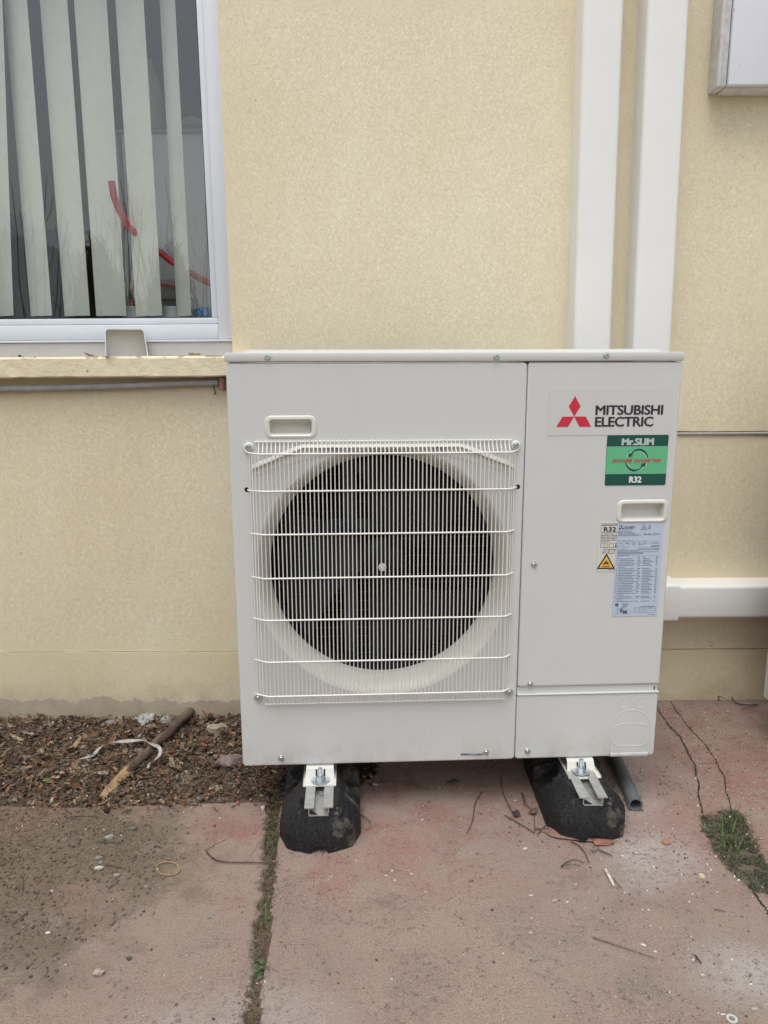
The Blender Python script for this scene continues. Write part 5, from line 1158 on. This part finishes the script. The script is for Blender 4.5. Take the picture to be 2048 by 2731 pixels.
# crumpled grey leaves, single leaves
def crumple(px, py, wpx, col, name, label, cat, asp=.6, seed=1, amp=.5):
    from mathutils import noise as mn
    w_ = wpx*mpp(px, py); N = 13; V = []; off = Vector((seed*3.1, seed*1.7, 0))
    for i in range(N):
        for j in range(N):
            u, v = i/(N-1)*2-1, j/(N-1)*2-1; r = 1+.22*mn.noise(Vector((math.atan2(v, u)*1.2, 0, seed)))
            V.append((u*w_/2*r, v*w_/2*asp*r, w_*amp*(.28*mn.noise(Vector((u*2.2, v*2.2, 0))+off)+.14*abs(math.sin(u*7+seed+v*2)))))
    m = MB(); m.add(V, [(i*N+j, (i+1)*N+j, (i+1)*N+j+1, i*N+j+1) for i in range(N-1) for j in range(N-1) if not (min(i, N-2-i) == 0 and min(j, N-2-j) == 0)])
    o = m.build(name, mottled('crumpled_%s_%d' % (name, seed), col, tuple(x*.5 for x in col), 60, .75, .4), None, 50); sdm = o.modifiers.new('t', 'SOLIDIFY'); sdm.thickness = .0008; o.location = GZ(px, py, w_*.12+.004); o.rotation_euler = (R_(18), 0, seed*.7); return tg(o, label, cat)
crumple(*C7(862, 142), 62, (.50, .50, .49), 'dry_leaf', 'crumpled silver grey leaf by the wall, left of the stake top', 'leaf', .6, 1)
crumple(*C7(972, 152), 46, (.36, .35, .31), 'dry_leaf', 'greyish curled leaf touching the upper part of the stake', 'leaf', .7, 2)
crumple(*C7(1010, 142), 24, (.26, .13, .07), 'dry_leaf', 'small reddish brown leaf between the grey leaf and the stake', 'leaf', .8, 3)
crumple(*C7(185, 235), 44, (.36, .34, .26), 'dry_leaf', 'grey green papery leaf at the far left of the litter', 'leaf', .5, 4)
crumple(*C7(322, 262), 36, (.20, .07, .05), 'dry_leaf', 'dark red brown leaf left of the light grey stone', 'leaf', .8, 5)
crumple(*C7(1200, 596), 34, (.33, .17, .12), 'dry_leaf', 'reddish leaf lying at the back edge of the red slab', 'leaf', .8, 6, .3)
crumple(*C7(1090, 632), 32, (.26, .16, .13), 'dry_leaf', 'flat dull pink leaf on the back edge of the red slab', 'leaf', .5, 7, .2)
crumple(*C7(1268, 552), 24, (.48, .44, .35), 'dry_leaf', 'pale cream leaf scrap in the litter left of the unit corner', 'leaf', .6, 8)
crumple(*C7(600, 462), 30, (.42, .37, .31), 'dry_leaf', 'pale papery leaf on the litter left of the stake', 'leaf', .45, 9)
leafo(GZ(*C7(440, 298), .012), .050, .015, (.46, .33, .18), 'dry_leaf', 'long curled tan leaf standing up left of the light grey stone', 'leaf', (.3, -.5, 1.15))
leafo(GZ(*C7(150, 436), .008), .055, .014, (.36, .22, .15), 'dry_leaf', 'long narrow pinkish leaf at far left above the soil', 'leaf', (.2, 0, .55))
leafo(GZ(*C7(100, 262), .012), .05, .014, (.40, .32, .22), 'dry_leaf', 'long pale tan leaf at the far left edge of the litter', 'leaf', (.2, .2, -.4))
leafo(GZ(*C7(740, 222), .008), .024, .010, (.5, .36, .2), 'dry_leaf', 'small golden leaf below the flat grey stone slab', 'leaf', (.1, 0, .5))
leafo(GZ(*C7(330, 487), .008), .024, .014, (.42, .33, .22), 'dry_leaf', 'tan leaf scrap right of the green plastic scrap', 'leaf', (.1, 0, .1))
crumple(*C7(270, 503), 24, (.22, .62, .04), 'plastic_scrap', 'fluorescent green plastic scrap on the soil at left', 'plastic scrap', .7, 12, .3)
crumple(*C7(308, 516), 16, (.55, .06, .03), 'plastic_scrap', 'tiny red plastic scrap touching the fluorescent green one', 'plastic scrap', .6, 13, .3)
crumple(*C6(1262, 590), 30, (.14, .12, .10), 'dry_leaf', 'dark grey crumpled leaf in the shade beneath the unit', 'leaf', .9, 14)
crumple(*C5(150, 995), 26, (.16, .12, .09), 'dry_leaf', 'dark brown leaf at the left side of the right rubber foot', 'leaf', .8, 15)
crumple(*C5(40, 1010), 22, (.07, .05, .05), 'dry_leaf', 'nearly black curled leaf on the paving left of the right foot', 'leaf', .8, 16)
# twigs
tm = {}
def twig(pts, wpx, label, col=(.16, .11, .08), f=None, cat='twig', name='twig', lift=.003, branches=(), arch=0):
    f = f or (lambda x, y: (x, y)); P_ = [f(*p) for p in pts]; w_ = wpx*.8*mpp(*P_[0])/2; m = MB(); n = len(P_)
    Q_ = cr([GZ(px, py, lift+w_+arch*math.sin(PI*i/max(1, n-1))) for i, (px, py) in enumerate(P_)], 4)
    m.tube(Q_, [w_*(1.1-.5*i/len(Q_)) for i in range(len(Q_))], 6)
    for b in branches: B = cr([GZ(*f(*p), lift+w_+.004*k) for k, p in enumerate(b)], 3); m.tube(B, [w_*.6*(1-.4*i/len(B)) for i in range(len(B))], 5)
    if col not in tm: tm[col] = mottled('twig_bark_%d' % len(tm), col, tuple(x*.5 for x in col), 150, .85, .5)
    return thing(m, name, tm[col], label, cat, 60)
twig([(1200, 910), (1215, 935), (1280, 975), (1440, 982), (1605, 985)], 4.5, 'long dark twig crossing the left slab towards the joint, forked at its left end', (.13, .075, .06), C7, branches=[[(1200, 912), (1250, 882), (1318, 848)]])
twig([(1520, 845), (1480, 905), (1438, 975)], 1.8, 'thin pale stalk leaning on the long dark twig on the left slab', (.35, .28, .2), C7)
twig([(385, 726), (470, 712), (565, 718)], 3.2, 'dark twig on the soil above the pale grey stone', (.10, .075, .055), C7)
twig([(565, 858), (620, 862), (705, 864)], 3.5, 'greenish twig just under the pale grey stone', (.13, .14, .09), C7)
twig([(606, 993), (660, 1000), (728, 1015)], 3.4, 'short red brown twig beside the three grey stones', (.19, .11, .07), C7)
twig([(468, 190), (510, 165)], 3.6, 'short stub of twig below the pinkish grey stone', (.15, .12, .09), C8)
twig([(93, 138), (98, 175), (92, 222)], 4, 'curved olive twig on the soil at the left edge', (.22, .17, .09), C8)
twig([(60, 340), (95, 312), (118, 298)], 4, 'short dark twig on the soil at the left edge below the curved one', (.12, .08, .06), C8)
twig([(130, 470), (260, 440), (370, 415)], 2.6, 'thin straight brown stalk in the litter leading to the strap', (.22, .16, .1), C7, lift=.012)
twig([(900, 403), (1030, 445), (1168, 492)], 4.6, 'long straight stick lying on the lower right of the main slab', (.28, .20, .16), CA)
twig([(1345, 482), (1372, 518)], 5, 'short dark twig on the right of the main slab', (.07, .06, .055), CA, branches=[[(1355, 495), (1345, 505)]])
twig([(1425, 282), (1475, 293)], 3, 'small brown twig on the dusty slab below the grass patch', (.14, .09, .07), CA)
twig([(765, 100), (790, 82), (830, 70), (865, 84)], 4, 'arched dark root loop on the slab below the right rubber foot', (.11, .085, .065), CA, arch=.012, branches=[[(770, 98), (810, 88), (850, 100)], [(765, 96), (800, 72), (838, 72)]])
twig([(390, 1192), (440, 1215), (485, 1270), (506, 1330)], 4, 'curved dark twig coming out from under the right rubber foot', (.12, .085, .065), C5)
twig([(560, 1235), (610, 1262), (650, 1282)], 4.2, 'brown twig in front of the brick under the right foot', (.2, .15, .1), C5, branches=[[(570, 1250), (640, 1270), (660, 1290)]])
twig([(0, 1040), (60, 1075), (155, 1132)], 5, 'straight brown twig left of the right rubber foot', (.17, .12, .08), C5)
twig([(155, 1108), (220, 1110), (285, 1118)], 5, 'twig pointing at the left flank of the right rubber foot', (.15, .11, .08), C5)
twig([(180, 1140), (205, 1112), (235, 1080)], 4.5, 'short slanting twig crossing the one at the right foot flank', (.14, .10, .07), C5)
twig([(80, 880), (110, 960), (150, 1000), (160, 1140)], 3, 'thin hooked twig in the shade left of the right rubber foot', (.13, .09, .07), C5)
twig([(850, 592), (930, 588), (1030, 602), (1130, 636)], 4, 'gently bent twig on the slab behind the left rubber foot', (.17, .11, .09), C6, arch=.006)
twig([(1422, 645), (1385, 705), (1370, 800), (1338, 876)], 3.5, 'bowed red brown twig on the slab in the middle under the unit', (.16, .09, .07), C6)
twig([(1525, 555), (1535, 640), (1560, 700), (1590, 760), (1618, 788)], 3.2, 'dark twig bending down below the middle seam of the unit', (.10, .07, .06), C6)
twig([(1545, 770), (1600, 805), (1670, 845)], 4.5, 'pale brown straw at the left of the right rubber foot', (.27, .19, .13), C6)
twig([(1640, 650), (1650, 690), (1660, 730)], 3, 'short twig in the shade near the right rubber foot', (.10, .07, .06), C6)
twig([(750, 772), (790, 795), (808, 830), (775, 858)], 4, 'hooked pale root curling out beside the left rubber foot', (.24, .18, .13), C6, arch=.006)
twig([(1450, 300), (1500, 312), (1600, 312)], 4.5, 'dark twig lying at the wall foot, right side', (.08, .06, .055), C5, branches=[[(1450, 302), (1432, 275), (1425, 248)], [(1585, 316), (1530, 330), (1490, 342)]])
twig([(1325, 245), (1340, 262), (1345, 288)], 4, 'short twig stub leaning against the wall at the right', (.10, .075, .06), C5, lift=.01, branches=[[(1335, 250), (1370, 268), (1405, 285)]])
# splinters, band, washer
m = MB(); 
for pp_, wz in (([(958, 113), (972, 140), (983, 160), (991, 178)], 9),):
    Q_ = cr([GZ(*CA(*p), .003+.004*(i % 2)) for i, p in enumerate(pp_)], 3); w_ = wz*mpp(*CA(960, 120))/2; m.tube(Q_, [w_*(1-.5*abs(i/len(Q_)-.4)) for i in range(len(Q_))], 5)
thing(m, 'wood_splinter', mottled('white_peeled_wood', (.78, .72, .64), (.5, .42, .34), 90, .8), 'white peeled wood splinter on the slab below the right foot', 'wood splinter')
twig([(994, 145), (1010, 168), (1028, 190)], 7, 'tan split wood splinter beside the white peeled one', (.42, .33, .24), CA, cat='wood splinter', name='wood_splinter')
m = MB(); c_ = [C7(975+66*math.cos(a)+(8 if 0 < a < 1 else 0), 1017+39*math.sin(a)) for a in np.linspace(0, 2*PI, 33)[:-1]]; Q_ = [GZ(*p, .0035) for p in c_]
m.tube(Q_+[Q_[0], Q_[1]], .0014, 6, False); thing(m, 'elastic_band', mottled('yellowed_elastic', (.40, .28, .10), (.26, .2, .13), 120, .6, .2), 'yellowish elastic band lying as a loop on the left slab', 'elastic band')
m = MB(); p = GZ(*CA(1503, 757), .0012); m.lathe([(.0085, -.001), (.0085, .0012), (.0048, .0012), (.0048, -.001), (.0085, -.001)], 20, tuple(p)); thing(m, 'washer', flat('grey_plastic_washer', (.50, .50, .48), .5), 'grey plastic washer at the bottom right of the slab', 'washer')

# ------------------------------------------------------------------ weeds and grass
def blades(n, where, hmin, hmax, pal, name, label=None, lean=.8, wd=.0016, z0=0):
    V = []; F_ = []; Cc = []; p = where(n)
    for k in range(n):
        h = rng.uniform(hmin, hmax); a = rng.random()*2*PI; dx, dy = math.cos(a), math.sin(a); ln = abs(rng.normal(0, lean)); w_ = wd*rng.uniform(.6, 1.3); b = len(V); z = gz_arr[k] if False else z0
        c = np.clip(np.array(pal[rng.integers(len(pal))])*(1+rng.normal(0, .15)), .01, 1)
        for i in range(4):
            t = i/3; r = h*ln*t*t; zz = h*t*math.sqrt(max(.05, 1-min(.9, ln*ln*t*.4)))
            for s_ in (-1, 1): V.append((p[k][0]+dx*r-dy*s_*w_*(1-t*.9), p[k][1]+dy*r+dx*s_*w_*(1-t*.9), p[k][2]+zz)); Cc.append(c)
        for i in range(3): F_.append((b+2*i, b+2*i+1, b+2*i+3, b+2*i+2))
    return link(name, np_mesh(name, np.array(V), np.array(F_), col=np.array(Cc), sm=False), None, m_leafg, kind='stuff', label=label)
def in_patch(n):
    p = pts_in(n, .55, .95, 1.15, 1.62, lambda x, y: (sdpoly(x, y, PATCH) > -.012+.03*(fbm(x, y, 30, 3)-.3)) & (fbm(x+2, y, 45, 3) > .42)); return np.column_stack([p, zs(p)-.002])
gpal = [(.08, .11, .05), (.065, .09, .045), (.12, .145, .08), (.045, .055, .035), (.14, .125, .09), (.20, .175, .13), (.09, .075, .06)]
blades(4600, in_patch, .003, .011, gpal, 'grass_patch', None, 1.6, .0019)
def tuft(n):
    c = [G(*C5(1440, 1060)), G(*C5(1420, 1100)), G(*C5(1490, 1120)), G(*C5(1330, 1085)), G(*C5(1450, 1210)), G(*C5(1400, 1215))]; i = rng.integers(0, len(c), n)
    p = np.array([[c[k][0], c[k][1]] for k in i])+rng.normal(0, .012, (n, 2)); return np.column_stack([p, zs(p)-.002])
blades(62, tuft, .02, .06, [(.09, .16, .045), (.11, .19, .06), (.07, .12, .04), (.16, .17, .08)], 'long_grass', None, .8, .0014)
def joint_pts(y0, y1):
    def f(n):
        y = rng.uniform(y0, y1, n); a = np.interp(y, [p[1] for p in JL][::-1], [p[0] for p in JL][::-1]); b = np.interp(y, [p[1] for p in JR][::-1], [p[0] for p in JR][::-1])
        p = np.column_stack([a+(b-a)*rng.uniform(.1, .95, n), y]); return np.column_stack([p, zs(p)-.002])
    return f
blades(230, joint_pts(1.42, 1.63), .008, .028, [(.07, .13, .035), (.05, .09, .03), (.13, .14, .06), (.16, .13, .08)], 'joint_weeds', None, 1.0, .0012)
blades(170, joint_pts(.93, 1.45), .004, .014, [(.12, .10, .06), (.08, .085, .04), (.17, .14, .09)], 'dry_joint_grass', None, 1.3, .0012)
blades(28, joint_pts(1.19, 1.29), .012, .036, [(.12, .20, .06), (.09, .15, .05), (.16, .2, .09)], 'joint_grass', None, .9, .0014)
m = MB(); lv_ = []
for i, (x, y) in enumerate(((1118, 520), (1110, 545), (1128, 535), (1122, 560), (1114, 505), (1130, 510), (1105, 528), (1125, 575))):
    p = GZ(*C8(x, y), .004+.004*(i % 3)); r = .0038+.0010*(i % 2); b = len(m.v)
    m.tube([p-Vector((0, 0, .012)), p], .0006, 4); pts = [p+Vector((r*math.cos(a), r*math.sin(a), .0014*math.cos(2*a+i))) for a in np.linspace(0, 2*PI, 9)[:-1]]; m.add([tuple(q) for q in pts]+[tuple(p+Vector((0, 0, -.001)))], [(k, (k+1) % 8, 8) for k in range(8)])
thing(m, 'clover', flat('clover_green', (.075, .12, .045), .7), 'small round-leaved green weed growing in the lower part of the joint', 'weed', 60)

# ------------------------------------------------------------------ second unit at the right edge
def copy_tree(o, parent=None):
    c = o.copy(); COL.objects.link(c)
    if parent is not None: c.parent = parent
    for ch in list(o.children): copy_tree(ch, c)
    return c
A2 = copy_tree(AC); A2.matrix_world = matU(1.0215, 1.585, .1225, 0, 0); A2['label'] = 'second ivory outdoor unit, only its left side showing at the right edge of the photo'
for x, tx in ((.175, 'black rubber foot under the second unit, nearer to the big unit'), (.775, 'black rubber foot under the second unit, farther from the big unit')):
    f_ = copy_tree(RF1); f_.location = (1.0215+x, 1.745, 0); f_.rotation_euler = (0, 0, 0); f_['label'] = tx; f_['group'] = 'rubber feet of the second unit'

# ------------------------------------------------------------------ what the window mirrors: hedge, van, tree behind the camera
m_hedge = vcol('juniper_foliage', .8, .1, 100)
def juniper(loc, h, r, seed, label, n=6500, copy_of=None):
    if copy_of is None:
        rr = np.random.default_rng(seed); z = rr.random(n)**.8; ang = rr.random(n)*2*PI; clump = .72+.34*np.sin(ang*3+z*9)*np.sin(z*14+ang*2)
        rad = r*(.35+.65*np.sqrt(rr.random(n)))*np.clip(1.15-z**2.2, .2, 1)*clump; rad = rad*(1+.22*rr.standard_normal(n)); P_ = np.column_stack([rad*np.cos(ang), rad*np.sin(ang), np.clip(z*h*.93+.07*rr.standard_normal(n), 0, 9)])
        bv, bf = leaf_base(4, .3, .3); L = rr.uniform(.05, .13, n); a = rr.random(n)*2*PI; el_ = rr.uniform(.4, 1.35, n)
        ca, sa, ce, se = np.cos(a), np.sin(a), np.cos(el_), np.sin(el_); Rm = np.zeros((n, 3, 3)); Rm[:, :, 0] = np.column_stack([ca*ce, sa*ce, se]); Rm[:, :, 1] = np.column_stack([-sa, ca, 0*a]); Rm[:, :, 2] = np.cross(Rm[:, :, 0], Rm[:, :, 1])
        col = np.array([(.17, .16, .08), (.22, .20, .10), (.12, .115, .055), (.26, .22, .12)])[rr.integers(0, 4, n)]*(.8+.4*rr.random((n, 1)))
        v, f, c = scatter([(bv, bf, P_, np.column_stack([L, L*.16, L*.3]), Rm, col, .05)])
        t = empty('juniper_shrub', loc, label=label, cat='shrub', group='juniper hedge mirrored in the window'); link('foliage', np_mesh('foliage', v, f, col=c, sm=False), t, m_hedge)
        m = MB(); m.tube([(0, 0, -.05), (.02, 0, h*.4), (0, .02, h*.8)], [.04, .03, .01], 8); m.build('stem', barkm(), t, 60)
        return t
    t = copy_tree(copy_of); t.location = loc; t.rotation_euler = (0, 0, seed); t['label'] = label; return t
j0 = juniper((-1.50, -1.0, -.02), 1.86, .44, 3, 'juniper shrub of the hedge mirrored nearest the window frame')
for k, (x, y, s_) in enumerate(((-2.05, -1.1, 1.03), (-3.13, -1.0, .95), (-3.65, -1.15, 1.03), (-4.3, -1.05, 1.0))):
    q = juniper((x, y, -.02), 1.5, .4, k*1.7+1, ('juniper shrub of the hedge, second from the window frame in the mirror image', 'juniper shrub of the mirrored hedge just left of the gap that shows the van', 'juniper shrub mirrored at the left photo edge, in front of the silver van', 'last juniper shrub of the mirrored hedge, beyond the left photo edge')[k], copy_of=j0); q.scale = (s_, s_, s_)
for k, (x, y) in enumerate(((-1.75, -.95), (-2.0, -1.0), (-2.5, -.9), (-1.35, -.95))):
    m = MB(); rr = random.Random(k+4)
    for b in range(7):
        a = rr.uniform(-.35, .35); h = rr.uniform(1.9, 2.35); p = Vector((x+rr.uniform(-.1, .1), y, 0)); pts = [p]
        for i in range(1, 8): pts.append(p+Vector((a*i/7*h*.5+rr.uniform(-.015, .015), rr.uniform(-.02, .02), h*i/7)))
        m.tube(pts, [.006-.0006*i for i in range(8)], 5)
        for i in range(3, 7): q = pts[i]; s_ = rr.choice((-1, 1)); m.tube([q, q+Vector((s_*.06, .01, .09)), q+Vector((s_*.08, 0, .2))], .0018, 4)
    thing(m, 'bare_sapling', tm[(.16, .11, .08)] if (.16, .11, .08) in tm else flat('bare_bark', (.12, .09, .07), .9), ('thin bare stems rising from the hedge, mirrored in the middle of the window', 'bare stems mirrored over the second slat from the left', 'bare stems mirrored at the left photo edge', 'bare stems mirrored nearest the window frame')[k], 'sapling', 60, 'bare saplings in the hedge')
van = empty('parked_van', (-5.30, -2.6, 0), (0, 0, R_(180)), label='silver van mirrored at the left edge of the window', cat='van'); van.scale = (1, 1, 1.10)
silver = Mt('silver_car_paint', (.78, .82, .88), .35, .2).m; glassd = flat('tinted_car_glass', (.03, .04, .05), .1); blk = flat('black_tyre_rubber', (.02, .02, .02), .8)
prof = [(-2.3, .38), (-2.35, 1.0), (-2.25, 1.9), (-2.1, 2.12), (.9, 2.15), (1.25, 2.0), (1.75, 1.25), (2.35, 1.05), (2.45, .75), (2.42, .38)]
m = MB(); n = len(prof); W2 = .93
V = [(x, -W2+(.10 if z > 1.3 else 0)*((z-1.3)/.8), z) for x, z in prof]+[(x, W2-(.10 if z > 1.3 else 0)*((z-1.3)/.8), z) for x, z in prof]
m.add(V, [(i, (i+1) % n, (i+1) % n+n, i+n) for i in range(n)]+[tuple(reversed(range(n))), tuple(range(n, 2*n))]); bo = m.build('body', silver, van); bv_ = bo.modifiers.new('b', 'BEVEL'); bv_.width = .05; bv_.segments = 3; fixn(bo)
def vb(name, a_, b_, mat, par=van, bev=.02): m = MB(); m.box(a_, b_, bev); return m.build(name, mat, par, 40)
for s_ in (-1, 1):
    yy = W2-.02
    for x0, x1 in ((-2.0, -1.0), (-.9, .1), (.2, 1.05)):
        m = MB(); q = [(x0, 1.30), (x1, 1.30), (x1-(.25 if x1 > 1 else 0), 1.85), (x0, 1.85)]
        m.add([(x, s_*(W2+.004-.1*(z-1.3)/.8), z) for x, z in q]+[(x, s_*(W2-.03-.1*(z-1.3)/.8), z) for x, z in q], [(0, 1, 2, 3), (4, 7, 6, 5), (0, 4, 5, 1), (1, 5, 6, 2), (2, 6, 7, 3), (3, 7, 4, 0)]); fixn(m.build('side_window', glassd, van))
    vb('door_handle', (-.05, s_*(W2+.012)-.012, 1.08), (.16, s_*(W2+.012)+.012, 1.12), silver, bev=.008)
    vb('side_trim', (-2.1, s_*(W2+.006)-.01, .78), (2.0, s_*(W2+.006)+.01, .84), flat('grey_trim', (.12, .12, .13), .5), bev=.005)
    for xw in (-1.5, 1.55):
        m = MB(); m.lathe([(.12, -.10), (.30, -.10), (.34, -.07), (.34, .07), (.30, .10), (.12, .10)], 32); 
        for i, v in enumerate(m.v): m.v[i] = (xw+v[0], s_*(W2-.10)+v[2], .34+v[1])
        wh = m.build('wheel', blk, van, 40); m = MB(); m.lathe([(0, .085), (.20, .075), (.215, .10), (.12, .10)], 24)
        for i, v in enumerate(m.v): m.v[i] = (xw+v[0], s_*(W2-.10+.022)+s_*v[2], .34+v[1])
        m.build('rim', silver, wh, 40)
vb('headlight', (2.36, -.85, .80), (2.46, -.5, .98), paper); vb('headlight', (2.36, .5, .80), (2.46, .85, .98), paper); vb('rear_light', (-2.37, .50, .46), (-2.30, .64, .58), red); vb('rear_light', (-2.37, -.64, .46), (-2.30, -.50, .58), red)
tree = empty('broadleaf_tree', (-13.2, -17, -.02), label='tall dark tree mirrored in the upper left of the window', cat='tree')
m = MB(); m.tube([(0, 0, 0), (.1, 0, 2.5), (-.05, .1, 5), (.1, 0, 8)], [.32, .25, .18, .06], 12)
for k in range(12): a = k*2.4; z = 2.2+k*.45; m.tube([(0, 0, z), (math.cos(a)*1.1, math.sin(a)*1.1, z+.7), (math.cos(a)*2.0, math.sin(a)*2.0, z+1.7)], [.09, .05, .02], 6)
m.build('trunk', barkm(), tree, 60)
n = 9000; rr = np.random.default_rng(5); cc_ = rr.normal(0, 1, (26, 3)); cc_ = cc_/np.linalg.norm(cc_, axis=1)[:, None]*rr.uniform(.6, 2.2, (26, 1))*[1, 1, 1.25]+[0, 0, 5.6]
P_ = cc_[rr.integers(0, 26, n)]+rr.normal(0, .42, (n, 3)); L = rr.uniform(.09, .2, n); v, f, c = scatter([(LB[0][0], LB[0][1], P_, np.column_stack([L, L*.6, L*.4]), rotm(n, 0), pick([(.05, .07, .025), (.08, .10, .035), (.035, .05, .02)], n), .05)])
link('crown', np_mesh('crown', v, f, col=c, sm=False), tree, m_hedge)
